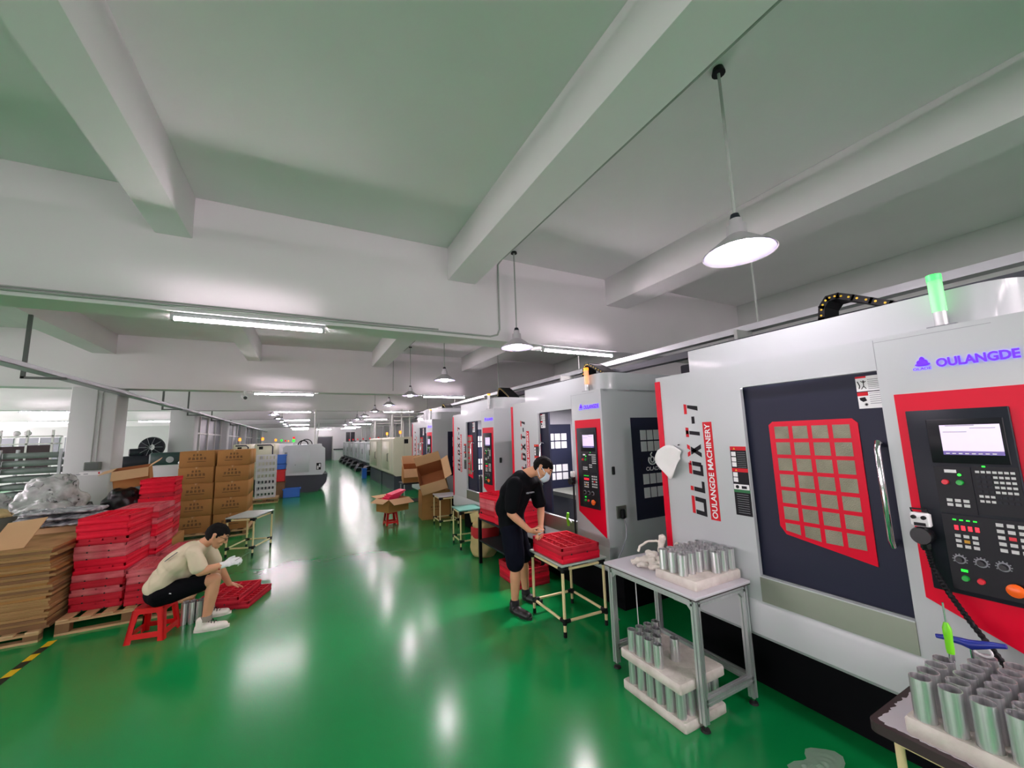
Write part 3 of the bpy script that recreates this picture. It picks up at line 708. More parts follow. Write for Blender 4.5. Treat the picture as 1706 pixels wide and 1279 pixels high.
tray_stack(-1.28, 6.6, .142, -.1, 'bdbdf', 'short stack behind the worker', 'trays in the short stack')
tray(-.60, 5.64, 0, -.34, 'red_foam_dark', 'red foam tray lying on the green floor under another tray', 'trays before the worker')
tray(-.70, 5.62, .0695, -.30, 'red_foam_dark', 'red foam tray on which the squatting worker rests a hand', 'trays before the worker')
tray(2.26, 3.3, .604, -.02, 'red_foam_bright', 'bright red foam tray, lower of the pair on the small table', 'trays on the small table')
tray(2.255, 3.295, .6735, -.04, 'red_foam_dark', 'red foam tray with ribs, upper of the pair on the small table', 'trays on the small table')
tray_stack(-2.0, 8.2, .362, .06, 'fdbdfdfbbdbbb', 'stack beside the black bag', 'trays near the column')
tray_stack(2.42, 5.02, .62, .1, 'bdffb', 'black cart stack nearer the sack', 'trays on the black cart')
tray_stack(2.42, 4.55, .62, .0, 'bbbd', 'black cart stack nearer the man', 'trays on the black cart')
tray_stack(2.42, 4.45, 0.0, .0, 'dbd', 'floor stack under black cart', 'trays under the black cart')
# pallets
def pallet(x0, x1, y0, y1, label, h=.14):
    t = thing('pallet', label, 'pallet', ((x0+x1)/2, (y0+y1)/2, 0), None)
    n = 7; w_ = (x1-x0)
    for i in range(n):
        x = x0+(w_-.09)*i/(n-1); B('wood', x, x+.09, y0, y1, h-.02, h, b=.002).build('board', t)
    for y in (y0, (y0+y1)/2-.04, y1-.08):
        for q in (x0, (x0+x1)/2-.05, x1-.1): B('wood_dark', q, q+.1, y, y+.08, .02, h-.036).build('block', t)
        B('wood', x0, x1, y, y+.08, h-.036, h-.02).build('stringer', t)
    for y in (y0, (y0+y1)/2-.04, y1-.08): B('wood', x0, x1, y, y+.08, 0, .02).build('skid', t)
    return t
pallet(-2.06, -1.02, 5.56, 6.95, 'wooden pallet carrying the red foam tray stacks')
pallet(-3.2, -2.14, 5.5, 6.6, 'wooden pallet under the flattened cardboard sheets', .1)
pallet(-2.15, -.95, 9.5, 10.75, 'wooden pallet under the stacked brown cartons', .12)
# metal tubes
def tube_mesh(r, h):
    return MB().mat('tube_metal').lathe((0, 0, 0), [(0, 0), (r, 0), (r, h), (r-.0022, h), (r-.0022, .01), (0, .01)], 28).mesh('metal_tube')
TB = {}
def metal_tube(x, y, z, label, group, r=.0285, h=.165, tilt=(0, 0)):
    k = (r, h)
    if k not in TB: TB[k] = tube_mesh(r, h)
    o = bpy.data.objects.new('metal_tube', TB[k]); C.objects.link(o); o.location = (x, y, z); o.rotation_euler = (tilt[0], tilt[1], random.uniform(0, 6))
    return tag(o, label, 'tube', group)
def foam_block(x0, x1, y0, y1, z, label, spots, h=.058, r=.031):
    """white foam tray with round pockets, pockets cut as dark-sided wells"""
    t = MB().mat('foam').box(x0, x1, y0, y1, z, z+h, b=.008)
    for (x, y) in spots: t.lathe((x, y, z+h), [(r, .0006), (r+.003, .0015), (r+.005, .0004)], 18)
    return single(t, 'white_foam_tray', label, 'foam tray')
# aluminium bench
t = thing('aluminium_bench', 'aluminium profile bench with white top holding gloves and metal tubes', 'bench', (2.38, 2.1, 0))
def profile(mb, p, q, s=.02):
    p = Vector(p); q = Vector(q); d = (q-p).normalized(); a = Vector((0, 0, 1)) if abs(d.z) < .5 else Vector((1, 0, 0)); b = d.cross(a)
    for i in (-1, 1):
        for j in (-1, 1): mb.obox((p+q)/2+a*(s*.62*i)+b*(s*.62*j), d, a, b, (q-p).length/2, s*.38, s*.38)
    mb.obox((p+q)/2, d, a, b, (q-p).length/2, s*.7, s*.7)
B('laminate', 2.09, 2.632, 1.71, 2.53, .735, .752, b=.002).mat('brown_edge').box(2.092, 2.63, 1.712, 2.528, .728, .735).build('bench_top', t)
LG = [(2.13, 1.75), (2.6, 1.75), (2.13, 2.49), (2.6, 2.49)]
for x, y in LG:
    mb = MB().mat('aluminium'); profile(mb, (x, y, .04), (x, y, .728)); leg = mb.build('leg', t)
    MB().mat('rubber').cyl((x, y, 0), (x, y, .012), .028, .024, n=16).mat('chrome').cyl((x, y, .012), (x, y, .04), .008, n=10).build('foot', leg)
for p, q in ((0, 1), (2, 3), (0, 2), (1, 3)):
    mb = MB().mat('aluminium'); profile(mb, LG[p]+(.706,), LG[q]+(.706,)); mb.build('rail', t)
for p, q in ((0, 1), (1, 3), (2, 3)):
    mb = MB().mat('aluminium'); profile(mb, LG[p]+(.15,), LG[q]+(.15,)); mb.build('rail', t)
for (x, y), sx, sy in zip(LG, (1, -1, 1, -1), (1, 1, -1, -1)):
    MB().mat('aluminium').prism([(x+.02*sx, y-.01, .686), (x+.06*sx, y-.01, .686), (x+.02*sx, y-.01, .646)], (0, .02, 0)).prism([(x-.01, y+.02*sy, .686), (x-.01, y+.06*sy, .686), (x-.01, y+.02*sy, .646)], (.02, 0, 0)).build('corner_bracket', t)
sp = [(2.215+.075*i, 1.81+.078*j) for i in range(6) for j in range(4)]
foam_block(2.17, 2.628, 1.765, 2.09, .752, 'white foam tray full of metal tubes on the aluminium bench', sp)
for i in range(6):
    for j in range(4):
        if j == 0 and i < 3: continue
        metal_tube(2.215+.075*i, 1.81+.078*j, .8105, 'metal tube on the aluminium bench, %s from aisle, %s row back' % (NTH[i], NTH[j]), 'tubes on top of the aluminium bench', h=.13)
sp2 = [(2.035+.076*i, 1.835+.078*j) for i in range(5) for j in range(6)]
foam_block(2.0, 2.375, 1.78, 2.29, 0, 'soiled white foam tray on the floor beneath the aluminium bench', sp2)
for i in range(5):
    for j in range(6): metal_tube(2.035+.076*i, 1.83+.078*j, .0585, 'tube between the lower foam trays, %s from aisle, %s row back' % (NTH[i], NTH[j]), 'tubes between the lower foam trays', h=.15)
foam_block(1.985, 2.39, 1.782, 2.28, .21, 'white foam tray carried on tubes beneath the aluminium bench', sp2)
for i, j in ((0, 5), (0, 4), (0, 3), (0, 2), (1, 5), (1, 4), (1, 3), (2, 5), (2, 4), (3, 5), (2, 2)):
    metal_tube(2.03+.076*i, 1.825+.076*j, .269, 'tube atop the raised foam tray, %s from aisle, %s row back' % (NTH[i], NTH[j]), 'tubes on the upper foam tray under the bench', h=.135)
# near table at the frame edge
t = thing('pipe_table', 'brown edged table with ivory pipe legs crowded with metal tubes', 'table', (2.25, .55, 0))
def rrect(x0, x1, y0, y1, r):
    out = []
    for cx, cy, a0 in ((x1-r, y1-r, 0), (x0+r, y1-r, 90), (x0+r, y0+r, 180), (x1-r, y0+r, 270)):
        for k in range(5): a = radians(a0+22.5*k); out.append((cx+r*cos(a), cy+r*sin(a)))
    return out
MB().mat('brown_edge').prism([(x, y, .582) for x, y in rrect(1.965, 2.53, .2, .865, .03)], (0, 0, .036)).build('table_top', t)
rg = random.Random(4); pts = []
ring = rrect(1.985, 2.515, .21, .85, .03)
for i in range(len(ring)):
    x, y = ring[i]; x2, y2 = ring[(i+1) % len(ring)]; L_ = math.hypot(x2-x, y2-y); n = max(1, int(L_/.012))
    for k in range(n):
        f = k/n; px, py = x+(x2-x)*f, y+(y2-y)*f; j = rg.uniform(0, .016) if py > .6 else rg.uniform(0, .004)
        pts.append((px+(2.25-px)/.4*j, py+(.52-py)/.4*j, .618))
MB().mat('laminate').prism(pts, (0, 0, .0015)).build('worn_laminate', t)
for x, y in ((2.03, .8), (2.46, .8), (2.03, .26), (2.46, .26)):
    MB().mat('ivory_pipe').cyl((x, y, .03), (x, y, .582), .0145, n=16).mat('black').cyl((x, y, 0), (x, y, .03), .018, n=14).build('leg', t)
for a, b in (((2.03, .8), (2.46, .8)), ((2.03, .26), (2.46, .26)), ((2.03, .26), (2.03, .8)), ((2.46, .26), (2.46, .8))):
    for z in (.555, .13): MB().mat('ivory_pipe').cyl(a+(z,), b+(z,), .0135, n=14).build('rail', t)
sp = [(2.03+.0765*i, .71-.0765*j) for i in range(6) for j in range(6)]
foam_block(1.99, 2.47, .24, .76, .62, 'white foam tray full of tubes on the brown edged table', sp, h=.06)
for i in range(6):
    for j in range(6):
        if j == 0 and i > 3: continue
        metal_tube(2.03+.0765*i, .71-.0765*j, .681, 'open tube on brown edged table, %s from aisle, %s row from worn corner' % (NTH[i], NTH[j]), 'tubes on the brown edged table', r=.031, h=.142)
# screwdriver and T-handle key standing among the tubes
t = thing('screwdriver', 'lime green screwdriver standing point up among the metal tubes', 'screwdriver', (2.262, .686, .823))
MB().mat('lime').lathe((2.262, .686, .85), [(0, 0), (.011, .002), (.0125, .02), (.012, .05), (.0135, .07), (.0135, .095), (.007, .115), (0, .117)], 16).build('handle', t)
MB().mat('chrome').cyl((2.262, .686, .962), (2.262, .686, 1.04), .0032, n=10).build('shaft', t)
MB().mat('chrome').cyl((2.262, .686, .823), (2.262, .686, .853), .01, .008, n=10).build('ferrule', t)
t = thing('hex_key', 'blue T-handle hex key standing behind the metal tubes', 'hex key', (2.36, .62, .823))
MB().mat('blue_handle').tube([(2.36, .752, .866), (2.36, .72, .872), (2.36, .68, .874), (2.36, .655, .872), (2.36, .62, .885), (2.36, .59, .897), (2.36, .56, .905)], [.008, .011, .014, .018, .014, .011, .008], 12).build('handle', t)
MB().mat('chrome').cyl((2.36, .655, .823), (2.36, .655, .868), .005, n=8).build('shaft', t)
conduit([(2.40+.02*cos(a), .64+.035*cos(a), .852+.022*sin(a)) for a in [radians(x) for x in range(0, 360, 20)]], .004, 'white_paint', 'white loop of cord hanging behind the metal tubes', 'cord_loop', 'cord')
# small pipe-joint tables
def pipe_table(cx, cy, w, d, h, rot, top, label, name='pipe_table'):
    t = thing(name, label, 'table', (0, 0, 0), 'small ivory pipe tables')
    B(top, -w/2, w/2, -d/2, d/2, h-.018, h, b=.003).build('table_top', t)
    a, b = w/2-.025, d/2-.025
    for x, y in ((-a, -b), (a, -b), (-a, b), (a, b)):
        leg = MB().mat('ivory_pipe').cyl((x, y, .03), (x, y, h-.02), .0135, n=14).build('leg', t)
        sx, sy = (1 if x > 0 else -1), (1 if y > 0 else -1)
        MB().mat('black').cyl((x, y, 0), (x, y, .045), .016, n=12).build('foot', leg)
        for zj, z0_, z1_ in ((.125, .1, .15), (h-.045, h-.07, h-.019)):
            MB().mat('black').cyl((x, y, z0_), (x, y, z1_), .019, n=12).cyl((x, y, zj), (x-.055*sx, y, zj), .018, n=12).cyl((x, y, zj), (x, y-.055*sy, zj), .018, n=12).build('joint', leg)
    for z in (.125, h-.045):
        for p, q in (((-a, -b), (a, -b)), ((-a, b), (a, b)), ((-a, -b), (-a, b)), ((a, -b), (a, b))): MB().mat('ivory_pipe').cyl(p+(z,), q+(z,), .0125, n=12).build('rail', t)
    t.location = (cx, cy, 0); t.rotation_euler = (0, 0, rot)
    return t
pipe_table(2.285, 3.32, .5, .6, .6, -.03, 'laminate_grey', 'ivory pipe table with black joints carrying two red trays')
pipe_table(-.78, 8.03, .44, .66, .6, -.35, 'laminate_grey', 'empty ivory pipe table beside the brown cartons')
pipe_table(2.58, 7.98, .42, .55, .6, -.05, 'laminate', 'ivory pipe table with pale top in front of the tall carton')
pipe_table(2.41, 6.3, .42, .5, .6, -.08, 'laminate_green', 'ivory pipe table with green top beside the sack')
# ------------------------------------------------------------------ plastic stool, cartons
def stool(cx, cy, h, s, rot, label):
    t = thing('plastic_stool', label, 'stool', (0, 0, 0), None)
    a = s*.39; bq = s*.5
    MB().mat('red_plastic').prism([(x, y, h-.012) for x, y in rrect(-a, a, -a, a, .03)], (0, 0, .012)).build('seat', t)
    for k in range(4):
        M = Matrix.Rotation(k*pi/2, 3, 'Z')
        def P(u, z, o=0):
            f = 1-z/h; hw = (a+(bq-a)*f); return M @ Vector((u*hw, -hw-o, z))
        # one side: a tapered panel with an arched opening and a cross bar
        mb = MB().mat('red_plastic'); th = -.012
        def quad(q): mb.prism([P(u, z) for u, z in q], M @ Vector((0, -th, 0)))
        quad([(-1, 0), (-.68, 0), (-.68, h*.28), (-.6, h*.8), (-.5, h*.84), (-.5, h-.01), (-1, h-.01)])
        quad([(1, 0), (1, h-.01), (.5, h-.01), (.5, h*.84), (.6, h*.8), (.68, h*.28), (.68, 0)])
        quad([(-.5, h*.84), (.5, h*.84), (.5, h-.01), (-.5, h-.01)])
        quad([(-.68, h*.13), (.68, h*.13), (.68, h*.28), (-.68, h*.28)])
        mb.build('side_panel', t)
    t.location = (cx, cy, 0); t.rotation_euler = (0, 0, rot); return t
stool(-1.215, 5.085, .285, .3, -.2, 'red plastic stool under the squatting worker')
stool(1.62, 8.72, .27, .26, .1, 'small red plastic stool carrying an open carton')
# sealed cartons with printing
w_, d_, h_ = .54, .5, .306
cm = MB().mat('cardboard').box(-w_/2, w_/2, -d_/2, d_/2, 0, h_-.004, b=.008)
pr = MB().mat('print_black'); rg = random.Random(3)
def glyphs(mb, x0, z0, n, sz, y, gap=1.25, rnd=rg):
    for i in range(n):
        x = x0+i*sz*gap
        for k in range(3): z = z0+sz*(.1+.38*k); mb.box(x+rnd.uniform(0, .2)*sz, x+sz*rnd.uniform(.75, 1), y, y+.001, z, z+sz*.13)
        for k in range(2): xx = x+sz*(.25+.4*k); mb.box(xx, xx+sz*.14, y, y+.001, z0+rnd.uniform(0, .3)*sz, z0+sz)
for s_ in (-1,):
    y = -d_/2-.0008
    glyphs(pr, -.07, .205, 3, .04, y); glyphs(pr, -.14, .135, 5, .047, y); pr.box(-.15, .14, y, y+.001, .1, .108)
MB_TAPE = MB().mat('cardboard_light').box(-.025, .025, -d_/2-.0006, d_/2, h_-.0045, h_-.003).box(-.012, .012, -d_/2-.0007, -d_/2, h_-.03, h_-.006)
c0 = thing('carton', 'x', 'carton', (0, 0, 0), 'sealed brown cartons on the pallet')
cm.build('box_body', c0); pr.build('printing', c0); MB_TAPE.build('tape', c0)
first = True
for col, (cx, side) in enumerate(((-1.955, 'column nearer the trays'), (-1.345, 'column nearer the aisle'))):
    for row in range(5):
        for dp in range(2):
            lab = 'brown printed carton, %s in the %s %s' % (ORD[row], 'front' if dp == 0 else 'rear', side)
            loc = (cx*.945+random.uniform(-.01, .01), 9.8+.52*dp, .122+(4-row)*.306)
            if first: c0.location = loc; c0['label'] = lab; first = False
            else: dup(c0, loc, lab)
def open_carton(name_label, w, d, h, flaps, loc, rot, fill=None, prnt=False, mat_='cardboard'):
    """open box: walls, bottom and four flaps with their own angles (degrees from upright, outwards)"""
    t = thing('open_carton', name_label, 'carton', (0, 0, 0)); k = .006
    m = MB().mat(mat_).box(-w/2, w/2, -d/2, -d/2+k, 0, h).box(-w/2, w/2, d/2-k, d/2, 0, h).box(-w/2, -w/2+k, -d/2, d/2, 0, h).box(w/2-k, w/2, -d/2, d/2, 0, h)
    m.mat('cardboard_inside').box(-w/2+k, w/2-k, -d/2+k, d/2-k, .0, k).box(-w/2+k, -w/2+k+.001, -d/2+k, d/2-k, k, h).box(w/2-k-.001, w/2-k, -d/2+k, d/2-k, k, h).box(-w/2+k, w/2-k, d/2-k-.001, d/2-k, k, h).box(-w/2+k, w/2-k, -d/2+k, -d/2+k+.001, k, h)
    m.build('box_body', t)
    fl = d/2*.95
    for i, ang in enumerate(flaps):
        if ang is None: continue
        a = radians(ang); sx = [(-1, 0), (1, 0), (0, -1), (0, 1)][i]
        half = (d if sx[0] else w)/2; base = Vector((sx[0]*w/2, sx[1]*d/2, h)); out = Vector((sx[0]*sin(a), sx[1]*sin(a), cos(a))); al = Vector((abs(sx[1]), abs(sx[0]), 0)); L_ = fl*(.8 if sx[0] else 1)
        MB().mat('cardboard_light').obox(base+out*L_/2, al, out, al.cross(out), half, L_/2, .0025).build('flap', t)
    if prnt:
        p = MB().mat('print_black'); y = -d/2-.001; glyphs(p, -.08, h*.55, 3, .03, y, rnd=random.Random(1)); glyphs(p, -.12, h*.4, 5, .034, y, rnd=random.Random(2)); p.box(-.12, .1, y, y+.001, h*.33, h*.34); p.build('printing', t)
    t.location = loc; t.rotation_euler = rot; return t
open_carton('open carton of pink foam pieces on the small red stool', .5, .42, .26, (115, 110, 118, 80), (1.66, 8.74, .272), (0, 0, .45))
for k in range(5):
    single(MB().mat('pink_foam').obox((1.6+.03*k, 8.8-.02*k, .5+.035*k), (1, .3, .25), (-.3, 1, 0), (-.2, 0, 1), .16, .13, .013), 'foam_sheet', 'bright pink foam sheet, %s of those in the open carton' % ORD[4-k], 'foam sheet', 'pink foam sheets in the carton')
open_carton('large printed brown carton standing under the tilted open box', .62, .5, .6, (None, None, None, None), (2.6, 8.9, 0), (0, 0, -.1), prnt=True)
open_carton('large open brown box tipped towards the aisle on another carton', .55, .5, .42, (None, 60, 150, 20), (2.58, 8.8, .78), (.95, -.25, -.35))
open_carton('open brown box farthest back beside the cream cabinets', .5, .42, .38, (10, None, 150, 5), (2.36, 9.9, .72), (.25, 0, -.1))
open_carton('low brown carton between the tall carton and the end door', .5, .45, .5, (95, 95, None, None), (3.28, 8.5, 0), (0, 0, .05), prnt=True)
# cart below the far open box
t = thing('work_cart', 'small dark cart of tools behind the cartons', 'cart', (2.35, 9.85, 0))
for x in (2.1, 2.6):
    for y in (9.65, 10.05): MB().mat('laminate_grey').cyl((x, y, 0), (x, y, .7), .014, n=10).build('leg', t)
B('console', 2.06, 2.64, 9.6, 10.1, .68, .71).build('shelf', t); B('olive_mat', 2.06, 2.64, 9.6, 10.1, .25, .27).build('shelf', t)
# black cart behind the standing man
t = thing('tool_cart', 'black metal cart with red trays behind the standing man', 'cart', (2.43, 4.8, 0))
B('console', 2.2, 2.63, 4.25, 5.35, .595, .618).build('shelf', t); B('console', 2.2, 2.63, 4.25, 5.35, .3, .32).build('shelf', t)
for x in (2.22, 2.6):
    for y in (4.27, 5.33): B('black', x-.02, x+.02, y-.02, y+.02, 0, .595).build('leg', t)
MB().mat('black').cyl((2.24, 5.31, .618), (2.24, 5.31, 1.2), .012, n=10).box(2.2, 2.3, 5.2, 5.34, .66, .72, b=.01).build('post', t)
for k in range(6): metal_tube(2.3+.06*(k % 3), 4.32+.06*(k//3), .321, 'small tube on the black cart shelf, %s of the %s row' % (NTH[k % 3], NTH[k//3]), 'tubes on the black cart', h=.13)
# sack
mb = MB()
for a_, b_, r0, r1 in (((2.42, 5.62, .14), (2.42, 5.62, .42), .19, .17), ((2.34, 5.62, .1), (2.5, 5.62, .1), .12, .12)): cap(mb, a_, b_, r0, r1, (1, 0, 0), 1.15)
sk = thing('woven_sack', 'yellow woven sack with a red band beside the green table', 'sack', (2.42, 5.62, 0))
remeshed(mb, 'sack_body', 'sack', sk, .012, 3, .03, 9, fn=lambda p: Vector((p.x, p.y, max(p.z, .001))))
MB().mat('sack_red').lathe((2.42, 5.62, .28), [(.205, 0), (.212, .02), (.208, .13), (.2, .15)], 32).build('printed_band', sk)
mb = MB().mat('sack')
n = 26
for i in range(n):
    a0, a1 = 2*pi*i/n, 2*pi*(i+1)/n
    def Rr(a, z): r = .17+.03*sin(3*a+z*20)+.02*sin(5*a); return Vector((2.42+r*1.1*cos(a), 5.62+r*sin(a), z+.03*sin(2*a)))
    mb.add([Rr(a0, .5), Rr(a1, .5), Rr(a1, .63), Rr(a0, .63)], [(0, 1, 2, 3)], True)
mb.build('sack_mouth', sk)
mb = MB(); cap(mb, (3.18, 8.5, .59), (3.38, 8.5, .59), .09, .07); cap(mb, (3.25, 8.5, .65), (3.25, 8.5, .79), .05, .03)
rb = remeshed(mb, 'paper_bag', 'sack', None, .012, 2, .03, 14); tag(rb, 'crumpled tan bag on the low carton by the end door', 'bag')
# ------------------------------------------------------------------ flattened cartons and goods at the column
rg = random.Random(11); z = .102; i = 0; nsh = 30
labs = []
for i in range(nsh):
    th = .0242; tone = ['cardboard_edge', 'cardboard_edge', 'cardboard', 'wood_dark', 'cardboard_edge'][rg.randrange(5)]
    x1 = -2.10+rg.uniform(-.035, .015); y0 = 5.52+rg.uniform(0, .03)
    mb = MB().mat(tone).box(x1-.95-rg.uniform(0, .05), x1, y0, y0+.95, z, z+th-.002)
    if i > nsh-7: lab = 'flattened cardboard carton, %s of the flat pile' % ORD[nsh-1-i]
    else: lab = 'flattened cardboard carton, %s from the bottom of the flat pile' % NTH[i]
    single(mb, 'flattened_carton', lab, 'flattened carton', 'flattened cartons in the pile'); z += th
ztop = z
single(MB().mat('cardboard_light').obox((-2.47, 5.75, ztop+.115), (1, .1, .1), (.35, .5, 1), (0, -1, .5), .13, .15, .004), 'cardboard_flap', 'piece of cardboard propped upright on the flat pile', 'cardboard')
mb = MB()
for k in range(3):
    b = MB(); cap(b, (-2.85, 6.78, .9+.07*k), (-2.2, 6.66, .9+.07*k), .027, .027, (0, 1, 0), 7)
    o = remeshed(b, 'film_bundle', 'bag_clear', None, .012, 1, .02, 16)
    tag(o, 'black film wrapped bundle, %s of three behind the flat pile' % ORD[2-k], 'bundle', 'film wrapped bundles')
single(B('cardboard_light', -2.95, -2.12, 6.62, 7.2, 0, .868, b=.01), 'carton', 'tall pale carton supporting the black film bundles', 'carton')
single(B('cardboard_edge', -3.35, -2.98, 6.6, 7.15, 0, .8, b=.01), 'carton', 'brown carton under the grey tub beyond the flat pile', 'carton')
t = thing('plastic_tub', 'grey tub stuffed with a tan bag beyond the flat cardboard pile', 'tub', (-3.12, 6.85, .8))
MB().mat('shelf_grey').lathe((-3.14, 6.88, .802), [(0, 0), (.13, 0), (.17, .2), (.185, .21), (.165, .19), (.125, .01), (0, .01)], 24).build('tub_body', t)
b = MB(); b.ell((-3.14, 6.88, 1.0), .13, .13, .09, 16, 10); remeshed(b, 'bag_filling', 'sack', t, .012, 1, .05, 12)
# plastic-wrapped white goods
for k, (x, y, z, rx, rz, m, lab) in enumerate(((-3.1, 7.72, .55, .36, .55, 'bag_white', 'big clear wrapped bag of white parts nearest the column'), (-3.95, 8.0, .6, .38, .6, 'bag_white', 'big clear wrapped bag of white parts beyond the kraft sheet'), (-3.4, 8.65, .7, .42, .68, 'bag_white', 'tall wrapped bag of white parts against the column'), (-4.4, 9.3, .55, .45, .55, 'bag_white', 'low wrapped bag of white parts near the side room'))):
    b = MB(); b.mat(m).ell((x, y, z), rx, .4, rz, 20, 14)
    o = remeshed(b, 'plastic_bag', m, None, .025, 1, .12, 5, fn=lambda p: Vector((p.x, p.y, max(p.z, .002)))); tag(o, lab, 'bag', 'wrapped white goods')
t = thing('storage_rack', 'grey rack of stacked long profiles behind the wrapped bags', 'rack', (-4.3, 10.6, 0))
for x in (-4.82, -4.05):
    for y in (10.45, 10.95): B('galvanised', x-.02, x+.02, y-.02, y+.02, 0, 1.78).build('post', t)
for k in range(9): B('shelf_grey', -4.8, -4.07, 10.47, 10.93, .5+.14*k, .6+.14*k, b=.01).build('profile_bundle', t)
t = thing('display_rack', 'dark two panel rack with white shelves in the side room', 'rack', (-6.5, 15.2, 0))
for x in (-7.0, -6.52, -6.05): B('pipe_white', x-.02, x+.02, 15.1, 15.14, 0, 2.3).build('post', t)
B('maroon', -6.98, -6.54, 15.11, 15.13, 1.2, 1.88).build('panel', t); B('maroon', -6.5, -6.07, 15.11, 15.13, 1.2, 1.9).build('panel', t)
for z in (1.92, 2.12): B('pipe_white', -7.0, -6.0, 15.1, 15.5, z, z+.03).build('shelf', t)
for x, w3 in ((-6.8, 'outer'), (-6.6, 'inner')): single(MB().mat('white_paint').ell((x, 15.3, 2.22), .07, .07, .07), 'white_ball', w3+' round white bundle on the upper shelf of the dark rack', 'bundle', 'bundles on the dark rack')
t = thing('wall_fan', 'black wall fan in the side room', 'fan', (-5.0, 14.5, 1.8))
MB().mat('black').cyl((-5.0, 14.6, 1.85), (-5.0, 14.8, 1.85), .07, n=14).tube([(-5.3, 14.8, 1.6), (-5.3, 14.8, 1.78), (-5.1, 14.8, 1.84), (-5.0, 14.8, 1.85)], .02, 8).build('motor', t)
mb = MB().mat('black')
for k in range(4): a = pi/2*k+.4; mb.obox((-5.0+.13*cos(a), 14.58, 1.85+.13*sin(a)), (cos(a), .2, sin(a)), (0, 1, 0), (-sin(a), 0, cos(a)), .11, .006, .05)
mb.build('blade', t)
B('white_paint', -5.6, -5.25, 14.78, 15.1, 0, 2.6).build('support_post', t)
# open carton, black bag and machines between the columns
open_carton('open carton with raised flap standing on the red and black heap', .42, .4, .28, (100, 60, 130, None), (-2.42, 8.5, 1.16), (.1, -.12, .15))
single(B('cardboard', -2.25, -1.76, 7.88, 8.6, 0, .36, b=.01), 'carton', 'brown carton under the tray stack beside the black bag', 'carton')
single(B('console', -2.78, -2.27, 7.95, 8.8, 0, .71, b=.01), 'storage_box', 'dark box under the black bag and the open carton', 'box')
b = MB(); b.ell((-2.45, 8.25, .93), .24, .2, .22, 18, 12); o = remeshed(b, 'plastic_bag', 'bag_black', None, .02, 1, .07, 8); tag(o, 'full black plastic bag beside the square column', 'bag')
t = thing('bench_lathe', 'dark green manual lathe behind the black bag', 'lathe', (-3.35, 13.6, 0))
B('green_metal', -3.9, -2.75, 13.3, 13.9, 0, 1.25, b=.02).build('lathe_bed', t); B('green_metal', -3.55, -2.75, 13.25, 13.9, 1.25, 1.6, b=.04).build('headstock', t)
MB().mat('chrome').cyl((-3.1, 13.25, 1.42), (-3.1, 13.15, 1.42), .08, n=20).build('dial', t)
t = thing('drill_press', 'black round headed machine against the pale inner wall', 'machine', (-4.35, 16.2, 0))
MB().mat('console').cyl((-4.35, 16.2, 0), (-4.35, 16.2, 1.5), .12, n=16).box(-4.9, -3.9, 15.9, 16.4, 1.1, 1.5, b=.03).build('stand', t)
MB().mat('console').lathe((-4.25, 16.1, 1.75), [(.1, .15), (.3, .1), (.32, 0), (.3, -.1), (.1, -.15)], 24, (0, 1, 0)).box(-4.75, -4.4, 15.95, 16.3, 1.5, 1.72, b=.03).build('drum', t)
mb = MB().mat('grey_print')
for k in range(10): a = 2*pi*k/10; mb.tube([(-4.25, 15.93, 1.75), (-4.25+.29*cos(a), 15.95, 1.75+.29*sin(a))], .008, 6)
mb.build('guard', t)
mb = MB(); 
for k in range(9): mb.ell((-2.75+.12*(k % 3)+rg.uniform(-.03, .03), 12.6+.1*(k//3), 1.35+.05*(k % 2)), .08, .07, .06, 10, 8)
single(B('white_paint', -3.3, -2.6, 12.3, 12.9, 0, 1.3, b=.01), 'parts_bin', 'white bin heaped with bright parts in front of the green lathe', 'bin')
o = remeshed(mb, 'metal_part', 'tube_metal', None, .015, 1, .03, 20); tag(o, 'heap of bright metal parts in the white bin', 'metal parts', kind='stuff')
# white slotted crates rack beside the cartons
def white_crate():
    m = MB().mat('white_paint'); w, d, h = .26, .2, .18
    m.box(-w, w, -d, d, 0, .012)
    for z in (0, h-.035):
        for p in ((-w, w, -d, -d+.012), (-w, w, d-.012, d), (-w, -w+.012, -d, d), (w-.012, w, -d, d)): m.box(*p, z, z+.035)
    for k in range(6):
        x = -w+.02+(2*w-.06)*k/5; m.box(x, x+.02, -d, -d+.012, 0, h).box(x, x+.02, d-.012, d, 0, h)
    for k in range(4):
        y = -d+.02+(2*d-.06)*k/3; m.box(-w, -w+.012, y, y+.02, 0, h).box(w-.012, w, y, y+.02, 0, h)
    return m.mesh('white_crate')
wcm = white_crate()
for k in range(7):
    o = bpy.data.objects.new('slotted_crate', wcm); C.objects.link(o); o.location = (-1.05, 14.3, .14+.182*k); tag(o, 'white slotted plastic crate, %s of the stack past the cartons' % ORD[6-k], 'crate', 'white slotted crates')
pallet(-1.4, -.7, 14.0, 14.6, 'small wooden pallet under the white slotted crates')
def bin_(x, y, z, w, d, h, m, lab, name='storage_bin'):
    mb = MB().mat(m)
    for q in ((x-w, x+w, y-d, y-d+.01), (x-w, x+w, y+d-.01, y+d), (x-w, x-w+.01, y-d, y+d), (x+w-.01, x+w, y-d, y+d)): mb.box(*q, z, z+h)
    mb.box(x-w, x+w, y-d, y+d, z, z+.01)
    for q in ((x-w-.02, x+w+.02, y-d-.02, y-d), (x-w-.02, x+w+.02, y+d, y+d+.02), (x-w-.02, x-w, y-d, y+d), (x+w, x+w+.02, y-d, y+d)): mb.box(*q, z+h-.03, z+h)
    single(mb, name, lab, 'bin')
bin_(-.37, 15.0, 0, .24, .17, .28, 'blue_bin', 'long blue bin on the floor before the single lathe')
bin_(-.72, 15.2, .0, .14, .2, .5, 'wood_dark', 'brown box under the red bin beside the crates')
bin_(-.72, 15.2, .51, .14, .18, .38, 'red_plastic', 'red bin between the blue bins beside the crates')
